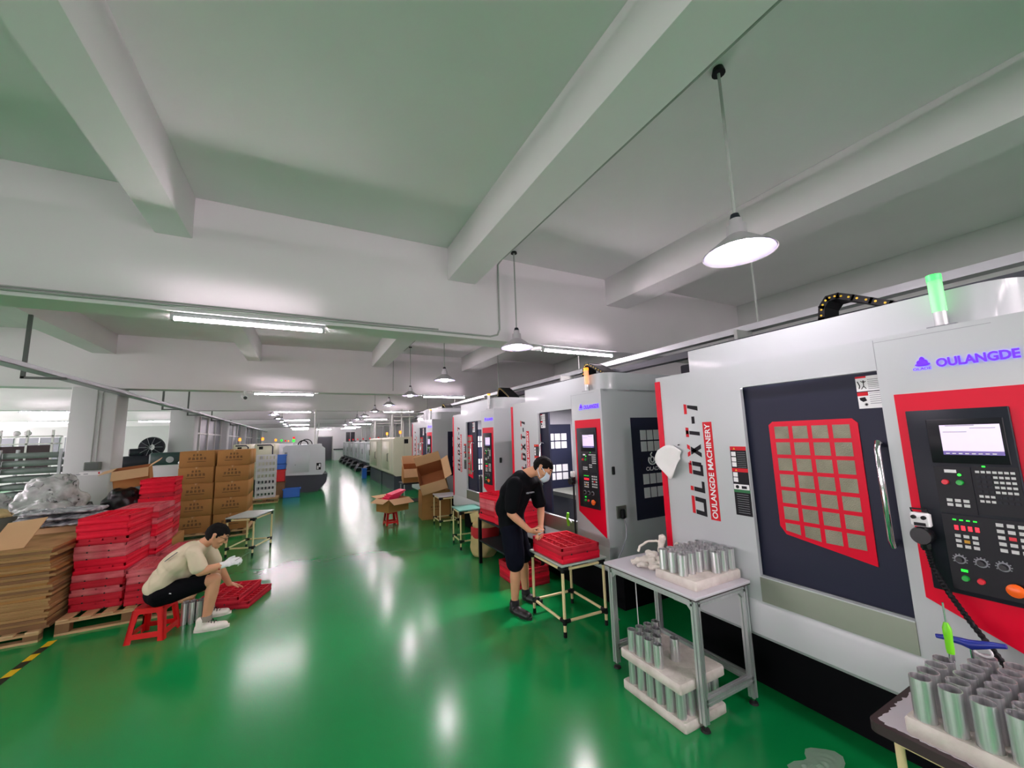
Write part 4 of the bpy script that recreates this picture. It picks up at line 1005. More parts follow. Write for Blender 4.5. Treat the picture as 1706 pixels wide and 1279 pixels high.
bin_(-.72, 15.2, .9, .15, .2, .16, 'blue_bin', 'blue bin resting on the red bin')
bin_(-.72, 15.2, 1.07, .15, .2, .3, 'blue_bin', 'topmost blue bin beside the single lathe')
# ------------------------------------------------------------------ lathes, cream machines, pipes
t = thing('cnc_lathe', 'light grey enclosed lathe with dark base standing free in the aisle', 'lathe', (-.05, 17.2, 0))
MB().mat('lathe_white').prism([(-.72, 16, .62), (.55, 16, .58), (.64, 16, .72), (.62, 16, 1.52), (.52, 16, 1.6), (.5, 16, 1.68), (-.62, 16, 1.66), (-.72, 16, 1.58)], (0, 2.6, 0)).build('housing', t)
MB().mat('dark_base').prism([(-.68, 16.05, 0), (.42, 16.05, 0), (.7, 16.05, .3), (.72, 16.05, .6), (-.68, 16.05, .62)], (0, 2.5, 0)).build('base', t)
MB().mat('grey_print').box(-.66, -.58, 15.985, 16, .92, 1.42).build('vent', t)
MB().mat('lathe_white').box(-.5, .12, 15.985, 16, .7, 1.5, b=.004).build('service_door', t)
MB().mat('pane_white').box(.33, .52, 15.985, 16, .74, 1.02).mat('black').box(.35, .5, 15.98, 15.985, .76, 1.0).mat('white_print').box(.37, .42, 15.978, 15.98, .78, .9).box(.43, .48, 15.978, 15.98, .85, .97).build('socket_panel', t)
MB().mat('black').cyl((-.32, 15.98, .97), (-.32, 15.99, .97), .012, n=10).build('lock', t)
MB().mat('black').tube([(-.1+.16*cos(a), 16.6, 1.66+.16*sin(a)) for a in [radians(x) for x in range(0, 181, 15)]], .02, 8).tube([(.0+.2*cos(a), 16.8, 1.66+.2*sin(a)) for a in [radians(x) for x in range(0, 181, 15)]], .016, 8).build('hose', t)
def beacon_pole(parent, x, y, z, m, m2=None):
    o = MB().mat('pipe_white').cyl((x, y, z), (x, y, z+.12), .015, n=8).mat(m).cyl((x, y, z+.12), (x, y, z+.22), .045, .04, n=14)
    if m2: o.mat(m2).cyl((x, y, z+.22), (x, y, z+.31), .04, n=14)
    o.build('beacon', parent)
beacon_pole(t, -.42, 16.9, 1.66, 'led_green', 'red_lens')
single(MB().mat('pipe_white').cyl((.27, 16.25, 1.68), (.27, 16.25, 2.8), .03, n=10).tube([(.27, 16.25, 2.8), (.27, 16.3, 2.92), (.27, 16.45, 2.93)], .03, 8).cyl((.34, 16.28, 1.68), (.4, 16.28, 2.45), .02, n=8), 'air_pipe', 'white vertical pipe rising from the free standing lathe', 'pipe')
for k, (x0, x1, col) in enumerate(((-2.25, -1.72, 'orange_glow'), (-1.62, -.98, 'orange_glow'))):
    lab = ['cream lathe showing above the cartons, beside the columns', 'cream lathe with dark outline beside the white crates'][k]
    t = thing('cnc_lathe', lab, 'lathe', ((x0+x1)/2, 17.5, 0))
    B('cream_metal', x0, x1, 16.6, 18.9, .5, 1.75, b=.04).build('housing', t); B('dark_base', x0+.05, x1-.05, 16.7, 18.8, 0, .5).build('base', t)
    MB().mat('navy').tube([(x0+.08, 16.59, 1.7), (x1-.14, 16.59, 1.7), (x1-.08, 16.59, 1.64), (x1-.08, 16.59, .7)], .02, 8).build('outline_trim', t)
    MB().mat('black').box(x0+.14, x0+.26, 16.59, 16.6, 1.55, 1.65).box(x0+.2, x0+.27, 16.59, 16.6, 1.1, 1.35).build('vent', t)
    beacon_pole(t, (x0+x1)/2-.1, 16.8, 1.75, col)
for k in range(4):
    y = 21.2+4.6*k; x = -1.0
    t = thing('cnc_lathe', 'pale lathe in the far aisle row, %s beyond the free standing lathe' % ['first', 'second', 'third', 'fourth'][k], 'lathe', (x, y, 0), 'pale lathes of the far aisle row')
    B('lathe_white', x-.9, x+.6, y-1.1, y+1.1, .55, 1.72, b=.05).build('housing', t); B('dark_base', x-.85, x+.7, y-1.05, y+1.05, 0, .55).build('base', t)
    beacon_pole(t, x-.2, y-.9, 1.72, ['orange_glow', 'led_green', 'red_lens', 'orange_glow'][k])
def cream(y0, y1, label, front=2.65, m='cream_metal', top=1.83, b='orange_glow'):
    t = thing('enclosed_lathe', label, 'lathe', (3.2, (y0+y1)/2, 0), 'lathes along the machine row')
    MB().mat(m).prism([(front, y0, .58), (front, y0, top-.06), (front+.06, y0, top), (4.2, y0, top), (4.2, y0, .5), (front+.1, y0, .5)], (0, y1-y0, 0)).build('housing', t)
    B('dark_base', front+.04, 4.1, y0+.05, y1-.05, 0, .5).build('base', t)
    L_ = y1-y0; d = MB().mat(m).box(front-.015, front, y0+L_*.3, y1-L_*.15, .68, top-.15, b=.004).build('sliding_door', t)
    MB().mat('black').tube([(front-.015, y0+L_*.36, .98), (front-.05, y0+L_*.36, .99), (front-.05, y0+L_*.36, 1.25), (front-.015, y0+L_*.36, 1.26)], .012, 6).build('handle', d)
    MB().mat('grey_print').box(front-.001, front, y0+L_*.12, y0+L_*.125, .6, top-.06).box(front+.36, front+.364, y0-.001, y0, .6, top-.02).mat('black').box(front+.36, front+.5, y0-.012, y0, 1.6, 1.75).build('seam', t)
    beacon_pole(t, front+.3, y0+.35, top, b); return t
cream(13.9, 16.35, 'cream lathe with two dark vents, nearest of the lathes after the milling machines')
cream(16.5, 19.6, 'second cream lathe, with a door handle facing the aisle')
lw = cream(20.6, 23.2, 'white lathe after the two cream ones in the machine row', 2.95, 'lathe_white', 1.68, 'red_lens')
for k in range(5):
    dup(lw, (3.2, 24.9+3.1*k, 0), 'white lathe in the far machine row, %s after the gap' % ['first', 'second', 'third', 'fourth', 'last'][k], 'white lathes of the far machine row')
for k in range(6):
    y = 21.2+3.05*k
    t = thing('chip_conveyor', 'dark sloping chip conveyor by the far white lathes, %s along' % ['first', 'second', 'third', 'fourth', 'fifth', 'sixth'][k], 'conveyor', (2.75, y, 0), 'dark conveyors at the far lathes')
    MB().mat('black').prism([(2.95, y, .05), (2.95, y, .45), (2.75, y, .42), (2.55, y, .1), (2.55, y, .0), (2.9, y, 0)], (0, 1.1, 0)).mat('grey_print').box(2.56, 2.9, y-.02, y, .2, .24).build('trough', t)
for k, (x, y, z, lab) in enumerate(((2.75, 14.6, 2.7, 'nearest'), (2.75, 18.7, 2.62, 'second'), (3.05, 22.0, 2.62, 'third'), (3.05, 26, 2.62, 'fourth'))):
    zt = 1.83 if y < 20 else 1.68
    mb = MB().mat('pipe_white').tube([(x, y, zt), (x, y, z-.06), (x+.02, y, z-.01), (x+.08, y, z), (x+1.2, y, z), (x+1.26, y, z-.06), (x+1.26, y, zt)], .035, 8)
    mb.tube([(x, y+.15, zt), (x, y+.15, z-.16), (x+.06, y+.15, z-.12), (x+1.2, y+.15, z-.12)], .025, 8)
    single(mb, 'duct_pipe', 'white bent duct pipe above the lathe row, %s of the row' % lab, 'pipe', 'white duct pipes over the lathes')
for k, (x, y) in enumerate(((3.2, 15.2), (3.6, 15.6), (3.3, 17.6), (3.5, 19.2), (3.5, 24.5), (3.5, 27.6))):
    single(MB().mat('pipe_white').cyl((x, y, 1.83 if y < 20 else 1.68), (x, y, 2.9 if y not in (23.5,) else 2.9), .03, n=10), 'riser_pipe', 'thin white riser pipe over the lathe row, %s along' % ['first', 'second', 'third', 'fourth', 'fifth', 'sixth'][k], 'pipe', 'white risers over the lathes')
bin_(2.45, 19.8, 0, .1, .12, .45, 'blue_bin', 'small blue bin on the floor by the second cream lathe')
t = thing('long_table', 'white bench against the far wall', 'bench', (3.0, 40.8, 0))
B('dark_base', 2.3, 4.6, 40.5, 41.2, .95, 1.05).build('table_top', t); B('white_paint', 2.35, 4.5, 40.6, 41.1, 0, .95).build('cabinet', t)
# electrical cabinets between and behind the milling machines
for y0, lab in ((2.45, 'dark grey electrical cabinet between the first two milling machines'), (5.12, 'dark grey electrical cabinet behind the open door machine')):
    t = thing('electrical_cabinet', lab, 'cabinet', (4.2, y0+.28, 0)); B('console', 3.75, 4.6, y0+.02, y0+.55, 0, 2.48, b=.01).build('cabinet_body', t); B('grey_print', 3.74, 3.75, y0+.06, y0+.5, .2, 2.3).build('door', t)
# ------------------------------------------------------------------ small things at the machines
t = thing('handwheel_pendant', 'black and white handwheel pendant hung by the nearest control panel', 'control pendant', (2.6, 1.22, 1.2))
MB().mat('white_print').box(2.595, 2.628, .785-.0, .853, 1.262, 1.325, b=.006).build('face_plate', t)
MB().mat('black').box(2.59, 2.596, .8, .84, 1.266, 1.28).cyl((2.595, .838, 1.305), (2.583, .838, 1.305), .009, n=12).cyl((2.595, .803, 1.305), (2.583, .803, 1.305), .009, n=12).tube([(2.62, .79, 1.32), (2.6, .79, 1.343), (2.6, .848, 1.343), (2.62, .848, 1.32)], .004, 6).build('switch', t)
MB().mat('black_gloss').lathe((2.6, .818, 1.222), [(0, .03), (.036, .03), (.04, .02), (.04, -.02), (0, -.02)], 24, (-1, 0, 0)).box(2.605, 2.63, .8, .838, 1.15, 1.25, b=.01).build('handwheel', t)
mb = MB().mat('black'); P_ = [Vector(p) for p in ((2.615, .815, 1.16), (2.6, .8, 1.08), (2.585, .755, .98), (2.58, .7, .88), (2.585, .64, .77), (2.6, .6, .68), (2.6, .57, .56))]
pp = []
for i in range(len(P_)-1):
    for k in range(14): pp.append(P_[i].lerp(P_[i+1], k/14))
mb.tube(pp, [.0125 if i % 2 else .009 for i in range(len(pp))], 10); mb.build('coiled_cord', t)
t = thing('handwheel_pendant', 'black handwheel pendant beside the panel behind the small table', 'control pendant', (2.6, 3.6, 1.2))
MB().mat('white_print').box(2.6, 2.63, 3.57, 3.63, 1.28, 1.34, b=.006).build('face_plate', t)
MB().mat('black_gloss').lathe((2.6, 3.6, 1.235), [(0, .03), (.036, .03), (.04, .02), (.04, -.02), (0, -.02)], 24, (-1, 0, 0)).box(2.61, 2.635, 3.575, 3.625, 1.2, 1.28, b=.006).build('handwheel', t)
MB().mat('black').tube([(2.62, 3.6, 1.21), (2.61, 3.59, 1.0), (2.6, 3.58, .75), (2.6, 3.57, .6)], .011, 8).build('coiled_cord', t)
t = thing('air_gun', 'lime green air gun hanging below the second control panel', 'air gun', (2.6, 3.72, .75))
MB().mat('lime').tube([(2.61, 3.72, .88), (2.61, 3.73, .84), (2.61, 3.72, .74)], [.014, .018, .014], 10).build('handle', t); MB().mat('pane_white').tube([(2.61, 3.71, .82), (2.58, 3.62, .80)], .008, 8).build('nozzle', t)
t = thing('power_plug', 'black plug with cable on the end face of the second machine', 'plug', (2.95, 3.08, .9))
MB().mat('steel').box(2.76, 2.88, 3.085, 3.1, .9, 1.02).build('socket_plate', t); MB().mat('black').box(2.79, 2.84, 3.05, 3.085, .9, .99, b=.01).build('plug_body', t)
MB().mat('grey_print').tube([(2.815, 3.06, .9), (2.82, 3.04, .84), (2.8, 3.02, .74), (2.72, 3.0, .64), (2.63, 2.98, .56), (2.56, 2.98, .4), (2.56, 3.0, .2), (2.6, 3.03, .06), (2.66, 3.04, .007)], .006, 8).build('cable', t)
# paper taped by the red corner, and gloves on the bench
pv = []; nn_ = 10
for i in range(nn_+1):
    for j in range(nn_+1):
        a, b = i/nn_, j/nn_
        y = 2.40-.24*a-.05*b+.05*sin(2.5*b); z = 1.585+.05*sin(3.1*a)*(1-b)-.23*b*(1-abs(a-.45)*.9)
        curl = .03*max(0, b-.55)**1.2*8*a + .012*sin(5*a+2*b)+.06*max(0, .25-a)
        pv.append((2.642-abs(curl)-.004*b, y, z+(.04*max(0, a-.6)*b)))
pf = [(i*(nn_+1)+j, i*(nn_+1)+j+1, (i+1)*(nn_+1)+j+1, (i+1)*(nn_+1)+j) for i in range(nn_) for j in range(nn_)]
mb = MB().mat('paper').add(pv, pf, True).mat('black').cyl((2.648, 2.19, 1.635), (2.63, 2.19, 1.635), .004, n=8)
o = mb.build('paper_sheet'); sm_ = o.modifiers.new('thickness', 'SOLIDIFY'); sm_.thickness = .001
tag(o, 'curled white paper pinned beside the red corner trim', 'paper')
mb = MB(); rg = random.Random(5)
for k in range(16):
    x, y = rg.uniform(2.24, 2.5), rg.uniform(2.2, 2.42); a = rg.uniform(0, 6.28)
    cap(mb, (x, y, .765+rg.uniform(0, .012)), (x+.06*cos(a), y+.06*sin(a), .77+rg.uniform(0, .03)), .018, .014, (-sin(a), cos(a), 0), 2)
for k in range(14):
    a = rg.uniform(2.2, 5.2); mb_p = (2.36+.05*cos(a), 2.3+.05*sin(a)); cap(mb, mb_p+(.775,), (mb_p[0]+.09*cos(a), mb_p[1]+.09*sin(a), .764), .0125, .0115)
o = remeshed(mb, 'work_glove', 'glove_cloth', None, .005, 2, .006, 40, fn=lambda p: Vector((p.x, p.y, max(p.z, .7525)))); tag(o, 'heap of cream work gloves on the aluminium bench', 'gloves')
mb = MB()
cap(mb, (2.55, 2.38, .8), (2.56, 2.36, .9), .022, .028); cap(mb, (2.62, 2.3, .79), (2.63, 2.28, .86), .03, .014)
mb.tube([(2.55, 2.4, .87), (2.5, 2.46, .86), (2.44, 2.49, .82), (2.4, 2.47, .79)], .01, 8)
cap(mb, (2.56, 2.38, .775), (2.62, 2.3, .775), .02, .02)
o = remeshed(mb, 'work_glove', 'glove_cloth', None, .005, 2, .006, 40, fn=lambda p: Vector((p.x, p.y, max(p.z, .7525)))); tag(o, 'crumpled upright white glove behind the glove heap', 'glove')
for k in range(8): metal_tube(-1.02+.06*(k % 4), 5.2+.06*(k//4), 0.001, 'tube on the floor beside the red stool, %s of the %s row' % (NTH[k % 4], NTH[k//4]), 'tubes beside the stool', r=.026, h=.2)
conduit([(2.28+.07*cos(a), 1.62+.06*sin(a), .006) for a in [radians(x) for x in range(0, 330, 15)]], .003, 'white_paint', 'thin coil of wire lying on the floor by the bench foot', 'wire_coil', 'wire') if False else None
# ------------------------------------------------------------------ people
def hand(mb, wrist, d, pn, th, curl, s=1.0, spread=.2):
    """palm, four unequal fingers bent towards the palm side pn, thumb on the th side"""
    W0 = Vector(wrist); d = Vector(d).normalized(); pn = Vector(pn); pn = (pn-d*pn.dot(d)).normalized(); sd = d.cross(pn); 
    if sd.dot(Vector(th)) < 0: sd = -sd
    cap(mb, W0-d*.01, W0+d*.03*s, .023*s, .022*s, sd, 1.25); cap(mb, W0+d*.035*s, W0+d*.075*s, .0165*s, .0145*s, sd, 2.35)
    for i, (u, L) in enumerate(((.029, .92), (.0105, 1.0), (-.0085, .95), (-.0265, .76))):
        p = W0+d*(.078-.004*abs(i-1))*s+sd*u*s; a = curl*.6; dd = d+sd*u*spread*6
        r = [.0092, .0094, .009, .0082][i]*s
        for k, seg in enumerate((.040, .026, .021)):
            v = (dd.normalized()*cos(a)+pn*sin(a)); q = p+v*seg*L*s; cap(mb, p, q, r, r*.92, n=12); p = q; r *= .92; a += curl*(.9+.1*i)
    p = W0+d*.022*s+sd*.028*s; v = (d*.7+sd*.75+pn*.35).normalized(); q = p+v*.038*s; cap(mb, p, q, .0125*s, .0105*s, n=12)
    v = (d*.95+sd*.25+pn*.35).normalized(); cap(mb, q, q+v*.03*s, .0105*s, .009*s, n=12)
def head(mb, c, F, U, z_=1.0):
    c = Vector(c); F = Vector(F).normalized(); U = Vector(U); U = (U-F*U.dot(F)).normalized(); Sd = F.cross(U)
    M = Matrix((Sd, F, U)).transposed()
    g = lambda s, f, u: c+Sd*s+F*f+U*u
    mb.ell(c, .076, .096, .098, 24, 16, M)
    cap(mb, g(0, .035, -.045), g(0, .062, -.088), .052, .026, Sd, 1.15)
    cap(mb, g(-.045, .0, -.03), g(-.03, .04, -.082), .03, .022); cap(mb, g(.045, .0, -.03), g(.03, .04, -.082), .03, .022)
    cap(mb, g(0, .092, .012), g(0, .108, -.026), .008, .0135); cap(mb, g(-.012, .1, -.03), g(.012, .1, -.03), .0075, .0075)
    cap(mb, g(-.035, .08, .026), g(.035, .08, .026), .012, .012); cap(mb, g(-.035, .072, -.02), g(-.045, .06, -.03), .018, .018); cap(mb, g(.035, .072, -.02), g(.045, .06, -.03), .018, .018)
    cap(mb, g(-.018, .087, -.056), g(.018, .087, -.056), .007, .007); cap(mb, g(-.015, .086, -.066), g(.015, .086, -.066), .007, .007)
    for s in (-1, 1):
        cap(mb, g(.077*s, -.004, -.028), g(.083*s, -.012, .014), .008, .012, F, 1.5)
    return g, M, Sd
def hair(name, parent, c, M, m='hair', back=.0, low=-.05):
    c = Vector(c); mb = MB().mat(m); n, mm = 56, 40; o = wloc(parent)
    def P(i, j):
        t = pi*j/mm; a = 2*pi*i/n
        return Vector((.083*sin(t)*cos(a), .1035*sin(t)*sin(a)-.010, .100*cos(t)+.012))
    vs = []; keep = {}
    for j in range(mm+1):
        for i in range(n):
            p = P(i, j); s, f, u = p
            k = 1+.05*noise.noise(Vector((s*60, f*22, u*30)))+.03*noise.noise(Vector((s*140, f*60, u*60))); vs.append(c+M @ (Vector((s*k, f*k, u*k))))
    fs = []
    for j in range(mm):
        for i in range(n):
            s, f, u = P(i, j); line = .052 if f > .045 else (.0+.03*(f/.045) if f > .02 else (-.005 if f > -.03 else low))
            line += .006*noise.noise(Vector((s*90, f*90, 0)))
            if u > line: fs.append((j*n+i, (j+1)*n+i, (j+1)*n+(i+1) % n, j*n+(i+1) % n))
    mb.add(vs, fs, True); h = mb.build(name, parent)
    md = h.modifiers.new('t', 'SOLIDIFY'); md.thickness = .007; md.offset = -1
    return h
def eyes(parent, g, Sd, shut=True):
    mb = MB()
    for s in (-1, 1):
        mb.mat('hair').tube([g(.018*s, .0945, .036), g(.034*s, .0905, .041), g(.05*s, .079, .036)], .0035, 6)
        mb.tube([g(.02*s, .0915, .008), g(.032*s, .0915, .0035), g(.044*s, .0845, .008)], .002, 6)
    return mb.build('eyebrow', parent)
def shoe(mb, heel, toe, r=.043, h=.07):
    heel = Vector(heel); toe = Vector(toe); d = (toe-heel).normalized(); sd = Vector((0, 0, 1)).cross(d)
    cap(mb, heel+d*.04+Vector((0, 0, .036)), heel+d*.12+Vector((0, 0, .04)), .038, .04, sd, 1.0)
    cap(mb, heel+d*.1+Vector((0, 0, .034)), toe-d*.045+Vector((0, 0, .026)), .04, .032, sd, 1.3)
    cap(mb, heel+d*.05+Vector((0, 0, .06)), heel+d*.05+Vector((0, 0, h+.02)), .04, .039, sd, 1.0)
def sole(parent, heel, toe, m):
    heel = Vector(heel); toe = Vector(toe); d = (toe-heel).normalized(); sd = Vector((0, 0, 1)).cross(d); L = (toe-heel).length; ps = []
    for k in range(24):
        a = 2*pi*k/24; f = cos(a); wd = (.047 if f > 0 else .036)*(1-.12*abs(f)); ps.append(heel+d*(L/2+(L/2+.002)*f)+sd*wd*sin(a)+Vector((0, 0, .0008)))
    MB().mat(m).prism(ps, (0, 0, .024)).build('shoe_sole', parent)
# --- the standing man
es, ed_ = Vector((.88, -.475, 0)), Vector((.475, .88, 0))
def Wm(s, d, z): return es*s+ed_*d+Vector((0, 0, z))
man = thing('person', 'standing person in black T-shirt, dark shorts and face mask, holding a metal part', 'person', Wm(-.05, 4.25, 0))
A = dict(pel=Wm(-.10, 4.25, .86), hr=Wm(-.10, 4.16, .84), hl=Wm(-.06, 4.35, .84), kr=Wm(-.065, 4.13, .46), kl=Wm(.01, 4.37, .46), ar=Wm(-.085, 4.165, .10), al=Wm(.03, 4.44, .10),
         wa=Wm(-.10, 4.22, 1.0), ch=Wm(-.04, 4.15, 1.17), uc=Wm(.03, 4.12, 1.29), nk=Wm(.07, 4.11, 1.355), sr=Wm(-.045, 3.975, 1.27), sl=Wm(.16, 4.25, 1.235),
         er=Wm(-.095, 3.965, .995), wr=Wm(.075, 3.965, .835), el=Wm(.215, 4.22, 1.0), wl=Wm(.20, 4.07, .845))
shd = (A['sr']-A['sl']).normalized(); hipd = (A['hr']-A['hl']).normalized()
hF = es*.7-ed_*.3+Vector((0, 0, -.7)); hU = es*.65-ed_*.1+Vector((0, 0, .72)); hc = Wm(.245, 4.05, 1.418)
mb = MB()
gm, Mm, Sm = head(mb, hc, hF, hU)
cap(mb, A['nk'], hc-Vector(hF).normalized()*.03-Vector((0, 0, .03)), .055, .052)
cap(mb, A['pel'], A['wa'], .105, .1, hipd, 1.35); cap(mb, A['wa'], A['ch'], .1, .105, shd, 1.35); cap(mb, A['ch'], A['uc'], .105, .085, shd, 1.6); cap(mb, A['sr'], A['sl'], .05, .05)
for h_, k_, a_ in (('hr', 'kr', 'ar'), ('hl', 'kl', 'al')):
    cap(mb, A[h_], A[k_], .085, .055); cap(mb, A[k_], A[k_].lerp(A[a_], .35), .052, .056); cap(mb, A[k_].lerp(A[a_], .3), A[a_], .055, .034)
for s_, e_, w_ in (('sr', 'er', 'wr'), ('sl', 'el', 'wl')):
    cap(mb, A[s_], A[e_], .048, .038); cap(mb, A[e_], A[e_].lerp(A[w_], .3), .038, .039); cap(mb, A[e_].lerp(A[w_], .3), A[w_], .039, .026)
hold = Wm(.185, 3.985, .80)
hand(mb, A['wr'], es*.85+ed_*.12+Vector((0, 0, -.35)), ed_*.5+Vector((0, 0, .85)), es*.2+ed_*-.6+Vector((0, 0, .6)), .42)
hand(mb, A['wl'], es*-.1-ed_*.75+Vector((0, 0, -.45)), es*-.3+Vector((0, 0, -.8)), es*-.9, .5)
remeshed(mb, 'body', 'skin', man, .0055, 3)
hair('hair', man, hc, Mm, low=-.075)
eyes(man, gm, Sm)
mb = MB().mat('mask_blue'); vs = []; n_, m_ = 12, 8
for j in range(m_+1):
    for i in range(n_+1):
        a = (i/n_-.5)*2.0; b = j/m_; f = .103*cos(a*.92)+.018*sin(pi*b)*cos(a); vs.append(gm(.083*sin(a), f*.93+.012*(1-abs(b-.45)), .0-.098*b-.006*cos(a*2)))
mb.add(vs, [(j*(n_+1)+i, j*(n_+1)+i+1, (j+1)*(n_+1)+i+1, (j+1)*(n_+1)+i) for j in range(m_) for i in range(n_)], True)
for s_ in (-1, 1): mb.tube([gm(.07*s_, .055, -.012), gm(.081*s_, .02, .0), gm(.088*s_, -.014, .008)], .0018, 6); mb.tube([gm(.068*s_, .05, -.08), gm(.08*s_, .0, -.05), gm(.086*s_, -.02, -.025)], .0018, 6)
o = mb.build('face_mask', man); md = o.modifiers.new('t', 'SOLIDIFY'); md.thickness = .002; md.offset = 1
mb = MB()
cap(mb, A['wa']-Vector((0, 0, .13)), A['wa']+Vector((0, 0, .02)), .135, .14, hipd, 1.25); cap(mb, A['wa'], A['ch'], .14, .143, shd, 1.28); cap(mb, A['ch'], A['uc'], .143, .11, shd, 1.45); cap(mb, A['uc'], A['nk']-Vector((0, 0, .035)), .085, .062, shd, 1.2)
cap(mb, A['sr'], A['sl'], .07, .07)
for s_, e_ in (('sr', 'er'), ('sl', 'el')): cap(mb, A[s_], A[s_].lerp(A[e_], .76), .08, .072)
remeshed(mb, 'shirt', 'shirt_black', man, .009, 3, .012, 9)
mb = MB(); cap(mb, A['pel']+Vector((0, 0, .07)), A['pel']-Vector((0, 0, .04)), .118, .125, hipd, 1.25)
for h_, k_ in (('hr', 'kr'), ('hl', 'kl')): cap(mb, A[h_]-Vector((0, 0, .02)), A[h_].lerp(A[k_], .9), .115, .1)
remeshed(mb, 'shorts', 'shorts_navy', man, .009, 3, .012, 9)
mb = MB(); c_ = A['pel']
for k in range(14): a = radians(-60+k*12); q = c_+es*(.135*sin(a+.5)-.01)-ed_*(.17*cos(a+.5)*.95)+Vector((0, 0, -.02+.012*sin(5*a))); cap(mb, q, q+Vector((0, 0, .05)), .012, .012, n=8)
remeshed(mb, 'waist_pouch', 'bag_clear', man, .008, 2, .012, 30)
cn = (es*.72-ed_*.62).normalized(); cr = Vector((0, 0, 1)).cross(cn).normalized()
tx = MB().mat('grey_print'); rg = random.Random(2)
for k in range(9): q = Wm(.105, 3.985, 1.185)+cr*(.0115*(k-4)); tx.obox(q, cr, cn, (0, 0, 1), .004, .012, rg.uniform(.003, .006))
tx.build('shirt_print', man)
for hk, tk, hp, tp, an in (('heel', 'toe', Wm(-.135, 4.2, 0), Wm(.075, 3.99, 0), 'ar'), ('h', 't', Wm(-.01, 4.5, 0), Wm(.2, 4.31, 0), 'al')):
    mb = MB(); shoe(mb, hp, tp); remeshed(mb, 'shoe', 'shoe_black', man, .006, 3, fn=lambda p: Vector((p.x, p.y, max(p.z, .002)))); sole(man, hp, tp, 'rubber')
    MB().mat('sock_black').lathe(A[an]+Vector((0, 0, -.03)), [(.046, 0), (.044, .05), (.0405, .055), (.038, .05)], 20).build('sock', man)
t = MB().mat('tube_metal').cyl(hold-es*.02-ed_*.0+Vector((0, 0, -.01)), hold+es*.03+Vector((0, 0, .012)), .021, n=20).mat('black').cyl(hold+es*.03+Vector((0, 0, .012)), hold+es*.031+Vector((0, 0, .0125)), .015, n=16)
single(t, 'metal_part', 'small shiny metal part held by the standing person', 'metal part')
# --- the squatting man on the stool
sit = thing('person', 'seated person in cream T-shirt and black shorts leaning over red trays', 'person', (-1.1, 5.07, 0))
V3 = Vector
A = dict(pel=V3((-1.2, 5.08, .385)), hr=V3((-1.16, 4.99, .375)), hl=V3((-1.16, 5.18, .37)), kr=V3((-.75, 4.93, .455)), kl=V3((-.80, 5.26, .44)), ar=V3((-.795, 4.935, .11)), al=V3((-.83, 5.27, .11)),
         lo=V3((-1.165, 5.08, .49)), mi=V3((-1.075, 5.08, .615)), up=V3((-.975, 5.08, .705)), nk=V3((-.885, 5.07, .775)), sr=V3((-.925, 4.91, .735)), sl=V3((-.905, 5.25, .72)),
         er=V3((-.855, 4.87, .56)), wr=V3((-.675, 4.885, .59)), el=V3((-.79, 5.38, .47)), wl=V3((-.70, 5.5, .235)))
hc = V3((-.765, 5.045, .85)); hF = V3((.83, -.1, -.55)); hU = V3((.55, 0, .83))
mb = MB(); gs, Ms, Ss = head(mb, hc, hF, hU)
cap(mb, A['nk'], hc-hF.normalized()*.03-V3((0, 0, .035)), .055, .052)
SY = (0, 1, 0)
cap(mb, A['pel'], A['lo'], .098, .1, SY, 1.4); cap(mb, A['lo'], A['mi'], .1, .103, SY, 1.4); cap(mb, A['mi'], A['up'], .103, .095, SY, 1.5); cap(mb, A['up'], A['nk'], .09, .055, SY, 1.2)
for h_, k_, a_ in (('hr', 'kr', 'ar'), ('hl', 'kl', 'al')):
    cap(mb, A[h_], A[k_], .085, .056); cap(mb, A[k_], A[k_].lerp(A[a_], .35), .055, .056); cap(mb, A[k_].lerp(A[a_], .3), A[a_], .056, .035)
for s_, e_, w_ in (('sr', 'er', 'wr'), ('sl', 'el', 'wl')):
    cap(mb, A[s_], A[e_], .048, .04); cap(mb, A[e_], A[e_].lerp(A[w_], .3), .04, .042); cap(mb, A[e_].lerp(A[w_], .3), A[w_], .041, .027)
hand(mb, A['wl'], V3((.6, .5, -.35)), V3((0, 0, -1)), V3((.3, -1, 0)), .18)
remeshed(mb, 'body', 'skin', sit, .0055, 3)
hair('hair', sit, hc, Ms, low=-.07); eyes(sit, gs, Ss)
mb = MB().mat('black')
for s_ in (-1, 1):
    mb.tube([gs(.032*s_+.02*cos(a), .104-.006*abs(cos(a)), .006+.015*sin(a)) for a in [radians(x) for x in range(0, 361, 24)]], .0014, 5, caps=False); mb.tube([gs(.052*s_, .098, .01), gs(.08*s_, .03, .012), gs(.085*s_, -.01, .01)], .0014, 5)
mb.build('glasses', sit)
mb = MB(); hand(mb, A['wr'], V3((.95, .02, .22)), V3((.2, .6, -.6)), V3((0, -.2, 1)), .75, 1.12); cap(mb, A['wr']-V3((.035, 0, .005)), A['wr']+V3((.01, 0, .002)), .031, .03)
remeshed(mb, 'work_glove', 'glove_white', sit, .0055, 3, .003, 60, label='white knitted glove on the raised hand')
MB().mat('red_foam_dark').lathe(A['wr']-V3((.046, 0, .01)), [(.0325, 0), (.0335, .012), (.03, .013)], 20, (.97, 0, .2)).build('glove_cuff', sit)
mb = MB()
cap(mb, V3((-1.20, 5.08, .445)), A['lo'], .118, .122, SY, 1.36); cap(mb, A['lo'], A['mi'], .122, .124, SY, 1.36); cap(mb, A['mi'], A['up'], .124, .112, SY, 1.45); cap(mb, A['up'], A['nk']-V3((.02, 0, .02)), .1, .07, SY, 1.2)
cap(mb, A['sr'], A['sl'], .068, .068); cap(mb, V3((-1.0, 5.08, .56)), V3((-.96, 5.08, .56)), .1, .06, SY, 1.4)
for s_, e_ in (('sr', 'er'), ('sl', 'el')): cap(mb, A[s_], A[s_].lerp(A[e_], .78), .069, .064)
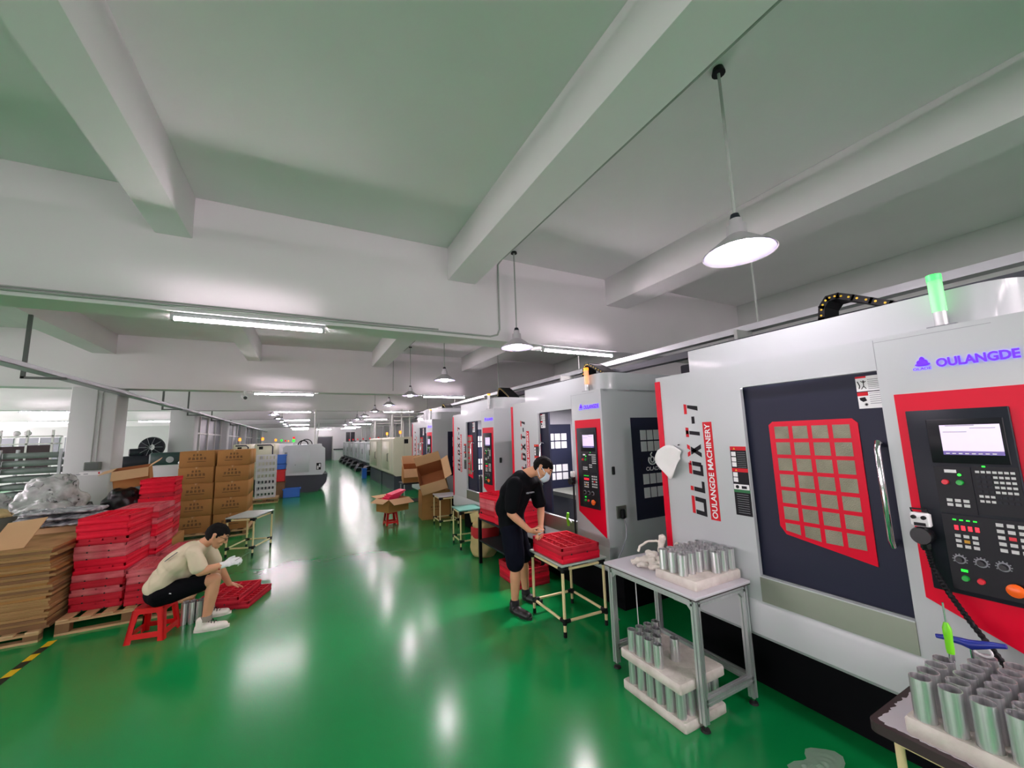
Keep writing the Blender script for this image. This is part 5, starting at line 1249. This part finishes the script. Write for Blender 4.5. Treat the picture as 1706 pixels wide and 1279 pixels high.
def folds(p):
    f = .011*sin(38*(p.x*.8+p.z*.9)+6*noise.noise(p*5)); k = max(0, min(1, (.78-p.z)/.3)); return p+Vector((f*.6*k, 0, -f*.5*k))
remeshed(mb, 'shirt', 'shirt_cream', sit, .008, 3, .016, 8, fn=folds)
mb = MB(); cap(mb, A['pel'], A['pel']+V3((.02, 0, .03)), .112, .112, SY, 1.38)
for h_, k_ in (('hr', 'kr'), ('hl', 'kl')): cap(mb, A[h_], A[h_].lerp(A[k_], .76), .1, .079)
remeshed(mb, 'shorts', 'shorts_black', sit, .008, 3, .01, 10, fn=lambda p: Vector((p.x, p.y, max(p.z, .288))))
mb = MB().mat('grey_print'); rg = random.Random(9)
for k in range(10):
    q = V3((-1.035-.065, 5.08-.145, .65+.066))+V3((.78, 0, .62))*(.011*(k-4)); mb.obox(q, (.78, 0, .62), (.4, -.5, .3), (-.45, -.75, .5), .004, .008, .006)
mb.build('shirt_print', sit)
MB().mat('white_print').obox((-1.06, 4.89, .40), (1, 0, -.3), (0, 1, 0), (.3, 0, 1), .02, .004, .004).build('shorts_logo', sit)
for hp, tp, an in ((V3((-.885, 4.93, 0)), V3((-.605, 4.92, 0)), 'ar'), (V3((-.92, 5.27, 0)), V3((-.64, 5.28, 0)), 'al')):
    mb = MB(); shoe(mb, hp, tp, h=.075); sh = remeshed(mb, 'shoe', 'shoe_white', sit, .006, 3, fn=lambda p: Vector((p.x, p.y, max(p.z, .002)))); sole(sit, hp, tp, 'shoe_white')
    lc = MB().mat('black')
    for k in range(4): q = hp+V3((.115+.022*k, 0, .1-.013*k)); lc.tube([q+V3((0, -.03, -.018)), q+V3((0, -.015, .0)), q+V3((.008, .015, 0)), q+V3((.008, .03, -.018))], .0035, 6)
    lc.build('shoe_laces', sh)
    MB().mat('sock_grey').lathe(A[an]+V3((0, 0, -.02)), [(.048, 0), (.046, .04), (.041, .046), (.038, .04)], 20).build('sock', sit)
t = MB().mat('chrome').cyl((-.585, 4.87, .615), (-.47, 4.86, .68), .0022, n=8)
single(t, 'deburring_tool', 'thin metal tool held in the white glove', 'hand tool')
# crumpled clear film on the floor at the machine foot
vv = []; n = 26
for i in range(n+1):
    for j in range(n+1):
        a = 2*pi*i/n; r_ = .13*j/n*(1+.25*sin(3*a)+.15*cos(5*a)); x = 2.42+r_*cos(a)*1.1; y = 1.27+r_*sin(a)
        vv.append((x, y, .004+.03*abs(noise.noise(Vector((x*22, y*22, 0))))*(1-(j/n)**2)))
mb = MB().mat('plastic_film').add(vv, [(i*(n+1)+j, i*(n+1)+j+1, (i+1)*(n+1)+j+1, (i+1)*(n+1)+j) for i in range(n) for j in range(n)], True)
single(mb, 'plastic_film', 'crumpled scrap of clear plastic film on the green floor before the black machine foot', 'plastic scrap')
conduit([(2.3, 2.42, .728), (2.31, 2.43, .5), (2.33, 2.45, .3), (2.34, 2.46, .12), (2.36, 2.5, .01)], .004, 'white_paint', 'thin white cord hanging beneath the aluminium bench', 'cord', 'cord')
